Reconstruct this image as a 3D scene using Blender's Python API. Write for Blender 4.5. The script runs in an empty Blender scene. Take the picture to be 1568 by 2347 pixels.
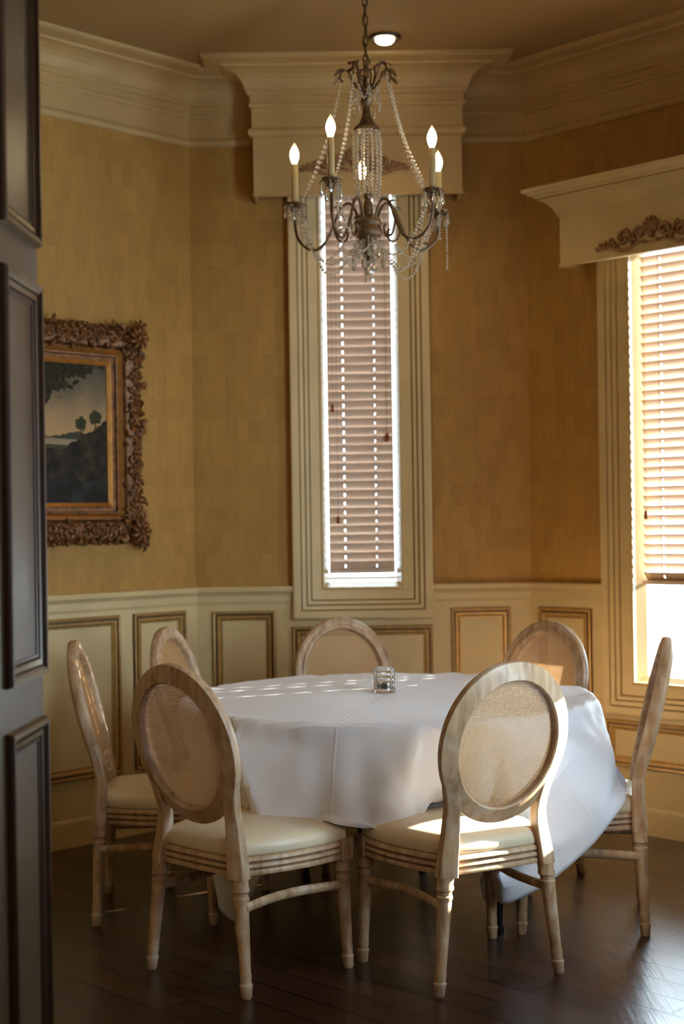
import bpy, math, random
from mathutils import Vector, Matrix
random.seed(7)
PI = math.pi
SC = bpy.context.scene
COL = SC.collection

# ------------------------------------------------------------------ camera
cam_d = bpy.data.cameras.new('camera')
cam = bpy.data.objects.new('camera', cam_d); COL.objects.link(cam)
cam_d.sensor_fit = 'VERTICAL'; cam_d.sensor_height = 36.0; cam_d.lens = 50.08
cam_d.shift_y = 24.5 / 2347
cam_d.clip_start = 0.05; cam_d.clip_end = 200
cam.location = (0, 0, 1.4)
cam.matrix_world = Matrix.Translation((0, 0, 1.4)) @ Matrix.Rotation(PI/2, 4, 'X') @ Matrix.Rotation(-0.015, 4, 'Z')
cam_d.dof.use_dof = True; cam_d.dof.focus_distance = 4.45; cam_d.dof.aperture_fstop = 2.4
SC.camera = cam

# ------------------------------------------------------------------ colour management
vs = SC.view_settings
vs.view_transform = 'Standard'; vs.look = 'None'; vs.gamma = 1.0; vs.use_curve_mapping = False
vs.exposure = 0.0
SC.cycles.max_bounces = 10; SC.cycles.transparent_max_bounces = 16
SC.cycles.transmission_bounces = 8; SC.cycles.glossy_bounces = 4; SC.cycles.diffuse_bounces = 5
SC.cycles.caustics_reflective = False; SC.cycles.caustics_refractive = False
SC.cycles.sample_clamp_indirect = 6.0
SC.cycles.use_denoising = True

# ------------------------------------------------------------------ world and sun
world = bpy.data.worlds.new('world'); SC.world = world; world.use_nodes = True
bg = world.node_tree.nodes['Background']
bg.inputs[0].default_value = (0.72, 0.87, 1.0, 1); bg.inputs[1].default_value = 30.0
SUN_DIR = Vector((0.92, 0.397, 0.364)).normalized()      # from the room towards the sun
sun_d = bpy.data.lights.new('sun', 'SUN'); sun_d.energy = 110; sun_d.angle = math.radians(0.6); sun_d.color = (1, .93, .82)
sun = bpy.data.objects.new('sun', sun_d); COL.objects.link(sun); sun.location = (8, 8, 5)
sun.rotation_euler = SUN_DIR.to_track_quat('Z', 'Y').to_euler()

def area(name, loc, target, sx, sy, power, color, portal=False):
    d = bpy.data.lights.new(name, 'AREA'); d.shape = 'RECTANGLE'; d.size = sx; d.size_y = sy
    d.energy = power; d.color = color
    o = bpy.data.objects.new(name, d); COL.objects.link(o); o.location = loc
    o.rotation_euler = (Vector(loc) - Vector(target)).to_track_quat('Z', 'Y').to_euler()
    if portal: d.cycles.is_portal = True
    return o
# sky portals outside the bay windows
area('window_portal', (0.095, 6.95, 2.0), (0.095, 0, 2.0), .42, 2.1, 1, (1, 1, 1), True)
area('window_portal', (1.60, 6.33, 1.6), (.0, 4.73, 1.6), .50, 2.1, 1, (1, 1, 1), True)
area('window_portal', (2.22, 5.03, 1.7), (0, 5.03, 1.7), .5, 1.9, 1, (1, 1, 1), True)
area('window_portal', (1.60, 3.32, 1.65), (0, 4.92, 1.65), .42, 2.05, 1, (1, 1, 1), True)
# unseen fill added on the camera side: warm overhead, cool from the right
area('overhead_fill', (0.8, 0.9, 3.3), (0.8, 0.9, 0), 1.2, 1.2, 15, (1, .72, .42))
area('overhead_fill', (-1.2, -1.2, 3.3), (-1.2, -1.2, 0), 1.2, 1.2, 15, (1, .72, .42))
area('side_fill', (1.55, 0.9, 1.7), (-1, 2.6, 1.3), 1.2, 1.6, 14, (.75, .87, 1))
# warm spots in the bay: one at the recessed downlight, two without a fixture
def spot(loc, power, color=(1, .74, .44), size=2.0, blend=.8):
    d = bpy.data.lights.new('bay_spot', 'SPOT'); d.energy = power; d.color = color
    d.spot_size = size; d.spot_blend = blend; d.shadow_soft_size = .05
    o = bpy.data.objects.new('bay_spot', d); COL.objects.link(o); o.location = loc
    return o
spot((0.217, 6.0, 3.47), 14)
spot((-1.0, 4.9, 3.47), 14)
spot((1.2, 4.6, 3.47), 8)

# ------------------------------------------------------------------ materials
def lin(r, g, b):
    f = lambda c: (c/255/12.92) if c/255 <= .04045 else ((c/255+.055)/1.055)**2.4
    return (f(r), f(g), f(b), 1)
def new_mat(name):
    m = bpy.data.materials.new(name); m.use_nodes = True
    return m, m.node_tree, m.node_tree.nodes['Principled BSDF']
def N(nt, kind, **kw):
    n = nt.nodes.new(kind)
    for k, v in kw.items():
        if k in n.inputs.keys(): n.inputs[k].default_value = v
        else: setattr(n, k, v)
    return n
def mix(nt, fac, a, b, blend='MIX'):
    n = nt.nodes.new('ShaderNodeMix'); n.data_type = 'RGBA'; n.blend_type = blend
    for i, s in ((0, fac), (6, a), (7, b)):
        if hasattr(s, 'links'): nt.links.new(s, n.inputs[i])
        else: n.inputs[i].default_value = s
    return n.outputs[2]
def ramp(nt, src, stops):
    n = nt.nodes.new('ShaderNodeValToRGB'); cr = n.color_ramp
    while len(cr.elements) > 1: cr.elements.remove(cr.elements[-1])
    cr.elements[0].position = stops[0][0]; cr.elements[0].color = stops[0][1]
    for p, c in stops[1:]:
        e = cr.elements.new(p); e.color = c
    nt.links.new(src, n.inputs[0]); return n.outputs[0]
def bump(nt, b, h, strength=.3, dist=.002):
    n = nt.nodes.new('ShaderNodeBump'); n.inputs['Strength'].default_value = strength; n.inputs['Distance'].default_value = dist
    nt.links.new(h, n.inputs['Height']); nt.links.new(n.outputs[0], b.inputs['Normal'])
def coords(nt, which='Object', scale=(1, 1, 1), rot=(0, 0, 0)):
    tc = nt.nodes.new('ShaderNodeTexCoord'); mp = nt.nodes.new('ShaderNodeMapping')
    mp.inputs['Scale'].default_value = scale; mp.inputs['Rotation'].default_value = rot
    nt.links.new(tc.outputs[which], mp.inputs[0]); return mp.outputs[0]

def painted(name, rgb, rough=.5, var=.12, scale=6, spec=.5, metallic=0, bump_s=.0):
    m, nt, b = new_mat(name)
    c = coords(nt); n = N(nt, 'ShaderNodeTexNoise', Scale=scale, Detail=5.0)
    nt.links.new(c, n.inputs['Vector'])
    base = lin(*rgb); dark = tuple(x*(1-var) for x in base[:3])+(1,); lite = tuple(min(1, x*(1+var)) for x in base[:3])+(1,)
    nt.links.new(ramp(nt, n.outputs[0], [(.35, dark), (.65, lite)]), b.inputs['Base Color'])
    b.inputs['Roughness'].default_value = rough; b.inputs['Metallic'].default_value = metallic
    b.inputs['Specular IOR Level'].default_value = spec
    if bump_s: bump(nt, b, n.outputs[0], bump_s, .001)
    return m

M = {}
M['cream'] = painted('cream_paint', (212, 190, 142), .42, .06, 5)
M['ceiling'] = painted('ceiling_paint', (156, 124, 76), .8, .04, 2)
M['crown'] = painted('crown_paint', (188, 158, 106), .5, .05, 4)
M['gold'] = painted('gold_glaze', (176, 140, 82), .34, .14, 30, metallic=.15)
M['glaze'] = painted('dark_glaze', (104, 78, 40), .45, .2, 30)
M['bronze'] = painted('bronze_paint', (60, 40, 22), .38, .2, 25, metallic=.1)
M['grey'] = painted('grey_paint', (112, 98, 80), .34, .05, 7)
M['jamb_gold'] = painted('worn_gold_paint', (122, 104, 72), .3, .2, 20, metallic=.4)
M['iron'] = painted('aged_bronze', (98, 70, 40), .45, .35, 60, metallic=.35)
M['black'] = painted('black_steel', (22, 21, 20), .3, .2, 20, metallic=.3)
M['plain'] = painted('plain_warm_wall', (150, 118, 78), .8, .05, 2)
M['darkring'] = painted('dark_ring', (52, 38, 24), .4, .1, 10)
M['sash'] = painted('sash_paint', (222, 222, 210), .4, .04, 10)
M['cord'] = painted('cord_fibre', (150, 118, 98), .7, .1, 60)
M['tassel'] = painted('tassel_wood', (132, 62, 34), .4, .15, 40)
M['candle'] = painted('candle_sleeve', (176, 148, 98), .5, .08, 20)
M['panelwood'] = painted('panel_wood', (176, 156, 116), .5, .12, 9)

def make_wallpaper():
    m, nt, b = new_mat('woven_wallpaper')
    uv = coords(nt, 'UV')
    br = N(nt, 'ShaderNodeTexBrick', Scale=1.0)
    br.inputs['Brick Width'].default_value = .052; br.inputs['Row Height'].default_value = .105
    br.inputs['Mortar Size'].default_value = .0; br.offset = .5
    br.inputs['Color1'].default_value = (.34, .34, .34, 1); br.inputs['Color2'].default_value = (.68, .68, .68, 1)
    nt.links.new(uv, br.inputs['Vector'])
    st = N(nt, 'ShaderNodeTexNoise', Scale=1.0, Detail=3.0)
    nt.links.new(coords(nt, 'UV', (9, 420, 1)), st.inputs['Vector'])
    sv = N(nt, 'ShaderNodeTexNoise', Scale=1.0, Detail=2.0)
    nt.links.new(coords(nt, 'UV', (42, 9, 1)), sv.inputs['Vector'])
    f = mix(nt, .45, br.outputs['Color'], st.outputs['Color'])
    f = mix(nt, .32, f, sv.outputs['Color'])
    col = ramp(nt, f, [(.30, lin(150, 110, 46)), (.7, lin(184, 142, 70))])
    nt.links.new(col, b.inputs['Base Color']); b.inputs['Roughness'].default_value = .62
    bump(nt, b, st.outputs[0], .35, .001)
    return m
M['paper'] = make_wallpaper()

def make_floor():
    m, nt, b = new_mat('dark_wood_planks')
    c = coords(nt, 'Object', (1, 1, 1), (0, 0, math.radians(45)))
    br = N(nt, 'ShaderNodeTexBrick', Scale=1.0)
    br.inputs['Brick Width'].default_value = 1.1; br.inputs['Row Height'].default_value = .12
    br.inputs['Mortar Size'].default_value = .004; br.inputs['Mortar Smooth'].default_value = .3; br.offset = .37
    br.inputs['Color1'].default_value = (.25, .25, .25, 1); br.inputs['Color2'].default_value = (.85, .85, .85, 1)
    br.inputs['Mortar'].default_value = (0, 0, 0, 1)
    nt.links.new(c, br.inputs['Vector'])
    g = N(nt, 'ShaderNodeTexNoise', Scale=1.0, Detail=6.0)
    nt.links.new(coords(nt, 'Object', (60, 4, 1), (0, 0, math.radians(-45))), g.inputs['Vector'])
    g2 = N(nt, 'ShaderNodeTexNoise', Scale=3.0, Detail=4.0); nt.links.new(c, g2.inputs['Vector'])
    f = mix(nt, .5, br.outputs['Color'], g.outputs['Color'])
    col = ramp(nt, f, [(.15, lin(26, 15, 9)), (.5, lin(52, 32, 21)), (.85, lin(78, 50, 33))])
    col = mix(nt, br.outputs['Fac'], col, lin(8, 5, 3))
    nt.links.new(col, b.inputs['Base Color'])
    r = nt.nodes.new('ShaderNodeMapRange'); r.inputs[3].default_value = .22; r.inputs[4].default_value = .40
    nt.links.new(g2.outputs[0], r.inputs[0]); nt.links.new(r.outputs[0], b.inputs['Roughness'])
    h = mix(nt, br.outputs['Fac'], g.outputs['Color'], (0, 0, 0, 1))
    bump(nt, b, h, .4, .003)
    return m
M['floor'] = make_floor()

def make_washed_wood():
    m, nt, b = new_mat('whitewashed_wood')
    g = N(nt, 'ShaderNodeTexNoise', Scale=1.0, Detail=6.0, Distortion=.4)
    nt.links.new(coords(nt, 'Object', (38, 38, 7)), g.inputs['Vector'])
    w = N(nt, 'ShaderNodeTexNoise', Scale=14.0, Detail=5.0); nt.links.new(coords(nt), w.inputs['Vector'])
    c1 = ramp(nt, g.outputs[0], [(.3, lin(140, 108, 78)), (.5, lin(176, 144, 110)), (.75, lin(200, 172, 138))])
    col = mix(nt, ramp(nt, w.outputs[0], [(.48, (0, 0, 0, 1)), (.72, (.55, .55, .55, 1))]), c1, lin(214, 200, 180))
    nt.links.new(col, b.inputs['Base Color']); b.inputs['Roughness'].default_value = .42
    bump(nt, b, g.outputs[0], .25, .0012)
    return m
M['wood'] = make_washed_wood()
M['cane'] = painted('woven_cane', (196, 154, 104), .5, .06, 8)
M['seat'] = painted('cream_vinyl', (216, 200, 170), .38, .04, 12)

def make_cloth():
    m, nt, b = new_mat('white_table_linen')
    tc = nt.nodes.new('ShaderNodeTexCoord'); sp = nt.nodes.new('ShaderNodeSeparateXYZ')
    nt.links.new(tc.outputs['UV'], sp.inputs[0])
    hs = []
    for ax in (0, 1):            # pressed fold creases at the middle of the cloth and its quarters
        for at in (.5, .26, .74):
            a = nt.nodes.new('ShaderNodeMath'); a.operation = 'SUBTRACT'; nt.links.new(sp.outputs[ax], a.inputs[0]); a.inputs[1].default_value = at
            q = nt.nodes.new('ShaderNodeMath'); q.operation = 'ABSOLUTE'; nt.links.new(a.outputs[0], q.inputs[0])
            r = nt.nodes.new('ShaderNodeMapRange'); r.inputs[1].default_value = 0; r.inputs[2].default_value = .0035
            r.inputs[3].default_value = 1.0 if at == .5 else .35; r.inputs[4].default_value = 0
            nt.links.new(q.outputs[0], r.inputs[0]); hs.append(r.outputs[0])
    h = hs[0]
    for k in hs[1:]:
        a = nt.nodes.new('ShaderNodeMath'); a.operation = 'ADD'; nt.links.new(h, a.inputs[0]); nt.links.new(k, a.inputs[1]); h = a.outputs[0]
    wv = N(nt, 'ShaderNodeTexNoise', Scale=9.0, Detail=3.0); nt.links.new(coords(nt, 'UV'), wv.inputs['Vector'])
    a = nt.nodes.new('ShaderNodeMath'); a.operation = 'MULTIPLY_ADD'; nt.links.new(wv.outputs[0], a.inputs[0]); a.inputs[1].default_value = 1.6; nt.links.new(h, a.inputs[2])
    bump(nt, b, a.outputs[0], .4, .003)
    b.inputs['Base Color'].default_value = lin(236, 238, 246); b.inputs['Roughness'].default_value = .55
    b.inputs['Sheen Weight'].default_value = .15
    return m
M['cloth'] = make_cloth()

def make_slat():
    m, nt, b = new_mat('blind_slat_wood')
    g = N(nt, 'ShaderNodeTexNoise', Scale=1.0, Detail=4.0)
    nt.links.new(coords(nt, 'Object', (4, 4, 70)), g.inputs['Vector'])
    nt.links.new(ramp(nt, g.outputs[0], [(.3, lin(206, 182, 164)), (.7, lin(220, 200, 184))]), b.inputs['Base Color'])
    b.inputs['Roughness'].default_value = .38
    return m
M['slat'] = make_slat()

def make_glass(name, rough=0.0, ior=1.5, color=(1, 1, 1, 1)):
    m, nt, b = new_mat(name)
    b.inputs['Transmission Weight'].default_value = 1.0; b.inputs['Roughness'].default_value = rough
    b.inputs['IOR'].default_value = ior; b.inputs['Base Color'].default_value = color
    return m
M['crystal'] = make_glass('crystal_glass', .06, 1.6)
M['crystal'].node_tree.nodes['Principled BSDF'].inputs['Transmission Weight'].default_value = .8
M['crystal'].node_tree.nodes['Principled BSDF'].inputs['Base Color'].default_value = (1, .90, .72, 1)
M['cutglass'] = make_glass('cut_glass', .03, 1.5)
def make_pane():
    m = bpy.data.materials.new('window_glass'); m.use_nodes = True; nt = m.node_tree
    nt.nodes.clear(); out = nt.nodes.new('ShaderNodeOutputMaterial')
    t = nt.nodes.new('ShaderNodeBsdfTransparent'); t.inputs[0].default_value = (.95, .98, .98, 1)
    g = nt.nodes.new('ShaderNodeBsdfGlossy'); g.inputs['Roughness'].default_value = .02
    f = nt.nodes.new('ShaderNodeFresnel'); x = nt.nodes.new('ShaderNodeMixShader')
    nt.links.new(f.outputs[0], x.inputs[0]); nt.links.new(t.outputs[0], x.inputs[1]); nt.links.new(g.outputs[0], x.inputs[2])
    nt.links.new(x.outputs[0], out.inputs[0]); return m
M['pane'] = make_pane()
M['clear'] = M['pane'].copy(); M['clear'].name = 'clear_bulb_glass'
def emit(name, rgb, s):
    m, nt, b = new_mat(name)
    b.inputs['Base Color'].default_value = (*rgb, 1); b.inputs['Emission Color'].default_value = (*rgb, 1)
    b.inputs['Emission Strength'].default_value = s; return m
M['bulb'] = emit('lit_candle_bulb', (1, .74, .42), 42)
M['lens'] = emit('lit_downlight', (1, .82, .58), 22)

# ------------------------------------------------------------------ mesh builder
class MB:
    def __init__(s): s.v = []; s.f = []; s.m = []; s.uv = {}
    def add(s, vs_, fs, mi=0):
        o = len(s.v); s.v += [tuple(v) for v in vs_]
        for f in fs: s.f.append(tuple(i+o for i in f)); s.m.append(mi)
    def box(s, a, b, mi=0, T=None):
        x0, y0, z0 = a; x1, y1, z1 = b
        vs_ = [Vector(p) for p in ((x0,y0,z0),(x1,y0,z0),(x1,y1,z0),(x0,y1,z0),(x0,y0,z1),(x1,y0,z1),(x1,y1,z1),(x0,y1,z1))]
        if T: vs_ = [T(v) for v in vs_]
        s.add(vs_, [(0,3,2,1),(4,5,6,7),(0,1,5,4),(1,2,6,5),(2,3,7,6),(3,0,4,7)], mi)
    def tube(s, pts, r, n=10, cap=True, closed=False, mi=0, flat=None, up=None):
        pts = [Vector(p) for p in pts]; k = len(pts)
        if not hasattr(r, '__len__'): r = [r]*k
        prev = None; rings = []
        for i, p in enumerate(pts):
            if closed: t = (pts[(i+1) % k]-pts[i-1])
            else: t = pts[min(i+1, k-1)]-pts[max(i-1, 0)]
            t = t.normalized() if t.length > 1e-9 else Vector((0, 0, 1))
            if up is not None: a = up - t*up.dot(t)
            elif prev is None: a = Vector((0, 0, 1)) if abs(t.z) < .9 else Vector((1, 0, 0)); a = a - t*a.dot(t)
            else: a = prev - t*prev.dot(t)
            a.normalize(); prev = a; bb = t.cross(a)
            ring = []
            for j in range(n):
                th = 2*PI*j/n
                ca, sa = math.cos(th), math.sin(th)
                if flat: ca *= flat[0]; sa *= flat[1]
                ring.append(p + (a*ca + bb*sa)*r[i])
            rings.append(ring)
        vs_ = [v for rg in rings for v in rg]; fs = []
        for i in range(k if closed else k-1):
            for j in range(n):
                a0 = i*n+j; a1 = i*n+(j+1) % n; b0 = ((i+1) % k)*n+j; b1 = ((i+1) % k)*n+(j+1) % n
                fs.append((a0, a1, b1, b0))
        if cap and not closed:
            fs.append(tuple(range(n-1, -1, -1))); fs.append(tuple((k-1)*n+j for j in range(n)))
        s.add(vs_, fs, mi)
    def lathe(s, prof, n=20, o=(0, 0, 0), mi=0, top=None, squash=(1, 1)):
        # prof: (radius, z); top optionally shifts the axis linearly: (dx, dy) per unit z
        o = Vector(o); vs_ = []; fs = []
        for r, z in prof:
            dx, dy = (top[0]*z, top[1]*z) if top else (0, 0)
            for j in range(n):
                th = 2*PI*j/n
                vs_.append(o+Vector((r*math.cos(th)*squash[0]+dx, r*math.sin(th)*squash[1]+dy, z)))
        k = len(prof)
        for i in range(k-1):
            for j in range(n):
                fs.append((i*n+j, i*n+(j+1) % n, (i+1)*n+(j+1) % n, (i+1)*n+j))
        fs.append(tuple(range(n-1, -1, -1))); fs.append(tuple((k-1)*n+j for j in range(n)))
        s.add(vs_, fs, mi)
    def ball(s, c, r, nu=8, nv=5, sc=(1, 1, 1), mi=0, R=None):
        c = Vector(c); vs_ = [Vector((0, 0, -1))]
        for i in range(1, nv):
            ph = -PI/2+PI*i/nv
            for j in range(nu):
                th = 2*PI*j/nu; vs_.append(Vector((math.cos(ph)*math.cos(th), math.cos(ph)*math.sin(th), math.sin(ph))))
        vs_.append(Vector((0, 0, 1)))
        vs_ = [Vector((v.x*sc[0], v.y*sc[1], v.z*sc[2]))*r for v in vs_]
        if R: vs_ = [R @ v for v in vs_]
        vs_ = [c+v for v in vs_]; fs = []
        for j in range(nu): fs.append((0, 1+(j+1) % nu, 1+j))
        for i in range(nv-2):
            for j in range(nu):
                a = 1+i*nu+j; b = 1+i*nu+(j+1) % nu; fs.append((a, b, b+nu, a+nu))
        L = len(vs_)-1
        for j in range(nu): fs.append((L, 1+(nv-2)*nu+j, 1+(nv-2)*nu+(j+1) % nu))
        s.add(vs_, fs, mi)
    def build(s, name, mats, parent=None, smooth=True, angle=40, loc=None):
        me = bpy.data.meshes.new(name); me.from_pydata(s.v, [], s.f)
        mats = mats if isinstance(mats, (list, tuple)) else [mats]
        for mm in mats: me.materials.append(mm)
        me.polygons.foreach_set('material_index', s.m)
        if s.uv:
            ul = me.uv_layers.new(name='UVMap')
            for l in me.loops: ul.data[l.index].uv = s.uv.get(l.vertex_index, (0, 0))
        me.update()
        if smooth:
            me.polygons.foreach_set('use_smooth', [True]*len(me.polygons))
            me.set_sharp_from_angle(angle=math.radians(angle))
        o = bpy.data.objects.new(name, me); COL.objects.link(o)
        if parent: o.parent = parent
        if loc: o.location = loc
        return o
def recalc(o):
    import bmesh
    bm = bmesh.new(); bm.from_mesh(o.data); bmesh.ops.recalc_face_normals(bm, faces=bm.faces); bm.to_mesh(o.data); bm.free(); return o
def tag(o, label=None, cat=None, group=None, kind=None):
    if label: o['label'] = label
    if cat: o['category'] = cat
    if group: o['group'] = group
    if kind: o['kind'] = kind
    return o
def empty(name, loc, rz=0, label=None, cat=None, group=None):
    o = bpy.data.objects.new(name, None); COL.objects.link(o); o.location = loc; o.rotation_euler = (0, 0, rz)
    o.empty_display_size = .1
    return tag(o, label, cat, group)
def struct(o): o['kind'] = 'structure'; return o

# ------------------------------------------------------------------ the octagonal bay
C8 = [(-.699, 6.75), (.895, 6.75), (2.022, 5.623), (2.022, 4.029), (.895, 2.902), (-.699, 2.902), (-1.826, 4.029), (-1.826, 5.623)]
HC = 3.505
class W:      # wall frame: s along the wall, d into the room, z up
    def __init__(w, a, b, inward):
        w.o = Vector((a[0], a[1], 0)); w.u = (Vector((b[0], b[1], 0))-w.o); w.L = w.u.length; w.u.normalize(); w.n = Vector((inward[0], inward[1], 0)).normalized()
    def __call__(w, s, d, z): return w.o + w.u*s + w.n*d + Vector((0, 0, z))
q = .7071
walls = {
 'back': W(C8[0], C8[1], (0, -1)), 'right_back': W(C8[1], C8[2], (-q, -q)), 'right': W(C8[2], C8[3], (-1, 0)),
 'right_front': W(C8[4], C8[3], (-q, q)), 'left_front': W((-.842, 3.045), C8[6], (q, q)), 'left': W(C8[7], C8[6], (1, 0)),
 'left_back': W(C8[0], C8[7], (q, -q)),
}
def wall_slab(name, w, holes, mat, z0=0.0, z1=3.62, t=.12):
    mb = MB(); e = .0
    def blk(s0, s1, a, b):
        i0 = len(mb.v)
        mb.box((s0, -t, a), (s1, 0, b), T=lambda v: w(v.x, v.y, v.z))
        for k, (ss, dd, zz) in enumerate([(s0,0,a),(s1,0,a),(s1,1,a),(s0,1,a),(s0,0,b),(s1,0,b),(s1,1,b),(s0,1,b)]): mb.uv[i0+k] = (ss, zz)
    cur = 0
    if holes:
        (h0, h1, hz0, hz1) = holes
        blk(0, h0, z0, z1); blk(h1, w.L, z0, z1); blk(h0, h1, z0, hz0); blk(h0, h1, hz1, z1)
    else: blk(0, w.L, z0, z1)
    return struct(recalc(mb.build(name, mat, smooth=False)))
# windows: s0, s1, sill, head of the glass opening
HOLES = {'back': (.612, .976, 1.096, 2.99), 'right_back': (.575, 1.02, .672, 2.62), 'right': (.40, .83, .93, 2.62), 'right_front': (.62, .97, .672, 2.62)}  # unseen side opening fitted to the sunbeam; front-right one added for sky light
for k, w in walls.items():
    wall_slab('wall_'+k, w, HOLES.get(k), M['paper'])

def frame_sweep(mb, T, s0, s1, z0, z1, prof, mats=None):
    """moulding round the rectangle; prof = (w, d) with w outwards from its edge; mats = material index per segment"""
    rings = []
    for (w_, d) in prof:
        rings.append([T(s0-w_, d, z0-w_), T(s1+w_, d, z0-w_), T(s1+w_, d, z1+w_), T(s0-w_, d, z1+w_)])
    for i in range(len(prof)-1):
        vs_ = rings[i]+rings[i+1]
        mb.add(vs_, [(j, (j+1) % 4, 4+(j+1) % 4, 4+j) for j in range(4)], mats[i] if mats else 0)

CASING = [(-.022, -.06), (0, .0), (0, .016), (.006, .02), (.012, .014), (.014, .012), (.058, .026), (.062, .022), (.066, .034), (.080, .038), (.084, .032), (.088, .042), (.104, .047), (.108, .041), (.112, .050), (.138, .054), (.146, .052), (.149, .045), (.149, 0.0)]
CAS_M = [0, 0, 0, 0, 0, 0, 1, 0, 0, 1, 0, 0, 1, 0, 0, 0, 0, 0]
PANEL = [(-.006, .010), (-.004, .021), (.002, .022), (.004, .0205), (.012, .030), (.020, .0315), (.023, .024), (.029, .024), (.031, .034), (.037, .036), (.041, .034), (.043, .020)]
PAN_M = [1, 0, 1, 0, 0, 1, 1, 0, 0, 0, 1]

def window(n, key, blind_bottom, sash=True):
    w = walls[key]; s0, s1, z0, z1 = HOLES[key]
    root = struct(empty('window_%d' % n, w((s0+s1)/2, 0, z0)))
    L = root.matrix_basis.copy(); loc = Vector(root.location)
    T = lambda s, d, z: w(s, d, z)-loc
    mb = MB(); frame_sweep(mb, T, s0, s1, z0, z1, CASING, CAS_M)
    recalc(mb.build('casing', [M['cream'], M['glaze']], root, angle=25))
    # reveal and sash
    mb = MB()
    for (a, b, c, d_) in ((s0, s0+.006, z0, z1), (s1-.006, s1, z0, z1), (s0, s1, z0, z0+.012), (s0, s1, z1-.012, z1)):
        mb.box((a, -.115, c), (b, -.085, d_), T=lambda v: T(v.x, v.y, v.z))
    if z0 > 1: mb.box((s0+.012, -.115, z0+.03), (s1-.012, -.09, z0+.045), T=lambda v: T(v.x, v.y, v.z))
    recalc(mb.build('sash', M['sash'], root, smooth=False))
    mb = MB(); mb.box((s0+.005, -.102, z0+.011), (s1-.005, -.098, z1-.011), T=lambda v: T(v.x, v.y, v.z))
    mb.build('pane', M['pane'], root, smooth=False)
    return root
for n, key in ((1, 'back'), (2, 'right_back'), (3, 'right'), (4, 'right_front')): window(n, key, 0)  # side and front-right windows are out of view, there to admit sun and daylight

# wainscot with applied mouldings
def wainscot(n, key, panels, gaps):
    w = walls[key]; L = w.L; root = struct(empty('trim_%d' % n, w(L/2, 0, 0))); loc = Vector(root.location)
    T = lambda s, d, z: w(s, d, z)-loc
    t225 = math.tan(PI/8)
    def sweep(mb, prof, a, b, ma, mb_, mats=None):
        for i in range(len(prof)-1):
            (d0, z0_), (d1, z1_) = prof[i], prof[i+1]
            f = lambda d, z: (T(a+(d*t225 if ma else 0), d, z), T(b-(d*t225 if mb_ else 0), d, z))
            p0, p1 = f(d0, z0_); p2, p3 = f(d1, z1_)
            mb.add([p0, p1, p3, p2], [(0, 1, 2, 3)], mats[i] if mats else 0)
    RAIL = [(.018, 1.02), (.024, 1.034), (.024, 1.062), (.028, 1.068), (.042, 1.082), (.044, 1.098), (.040, 1.104), (0.0, 1.106)]
    board = [(.018, .12), (.018, 1.02)]
    segs = []; cur = 0
    for g0, g1, gz in gaps: segs.append((cur, g0, cur == 0, False)); cur = g1
    segs.append((cur, L, cur == 0, True))
    mb = MB()
    for a, b, ma, m2 in segs: sweep(mb, board, a, b, ma, m2)
    for g0, g1, gz in gaps: sweep(mb, [(.018, .12), (.018, gz)], g0, g1, False, False)
    recalc(mb.build('wainscot_board', M['cream'], root, smooth=False))
    mb = MB()
    for a, b, ma, m2 in segs: sweep(mb, RAIL, a, b, ma, m2)
    recalc(mb.build('chair_rail', [M['cream'], M['glaze']], root, angle=25))
    for (a, b, z0_, z1_) in panels:
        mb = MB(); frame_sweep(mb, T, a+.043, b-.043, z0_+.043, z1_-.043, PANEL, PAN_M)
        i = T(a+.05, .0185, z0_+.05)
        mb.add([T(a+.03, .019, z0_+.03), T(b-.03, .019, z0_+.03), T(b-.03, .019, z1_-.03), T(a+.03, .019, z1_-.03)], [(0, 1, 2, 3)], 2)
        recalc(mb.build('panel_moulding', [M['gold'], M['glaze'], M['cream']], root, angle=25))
    return root
SIDE = [(.079, .384, .292, 1.0), (.458, 1.136, .292, 1.0), (1.21, 1.515, .292, 1.0)]
wainscot(1, 'back', [(.081, .379, .292, .99), (.457, 1.121, .292, .912), (1.207, 1.49, .292, .99)], [(.463, 1.125, .95)])
wainscot(2, 'right_back', [(.055, .355, .292, .99), (.425, 1.17, .292, .50), (1.24, 1.54, .292, .99)], [(.426, 1.169, .525)])
wainscot(3, 'left_back', SIDE, [])
wainscot(4, 'left', SIDE, []); wainscot(5, 'left_front', [(.12, .95, .292, 1.0), (1.03, 1.33, .292, 1.0)], []); wainscot(6, 'right_front', [(.06, .40, .292, .99), (.48, 1.11, .292, .50), (1.19, 1.53, .292, .99)], [(.471, 1.119, .525)])
wainscot(7, 'right', [(.27, .91, .292, .70), (1.0, 1.5, .292, 1.0)], [(.251, .929, .783)])

# baseboards
for k, w in walls.items():
    mb = MB(); t = math.tan(PI/8); prof = [(.026, 0), (.026, .105), (.024, .115), (.019, .122), (.0, .124)]
    for i in range(len(prof)-1):
        (d0, a), (d1, b) = prof[i], prof[i+1]
        mb.add([w(d0*t, d0, a), w(w.L-d0*t, d0, a), w(w.L-d1*t, d1, b), w(d1*t, d1, b)], [(0, 1, 2, 3)])
    struct(recalc(mb.build('baseboard_'+k, M['cream'], angle=25)))

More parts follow.
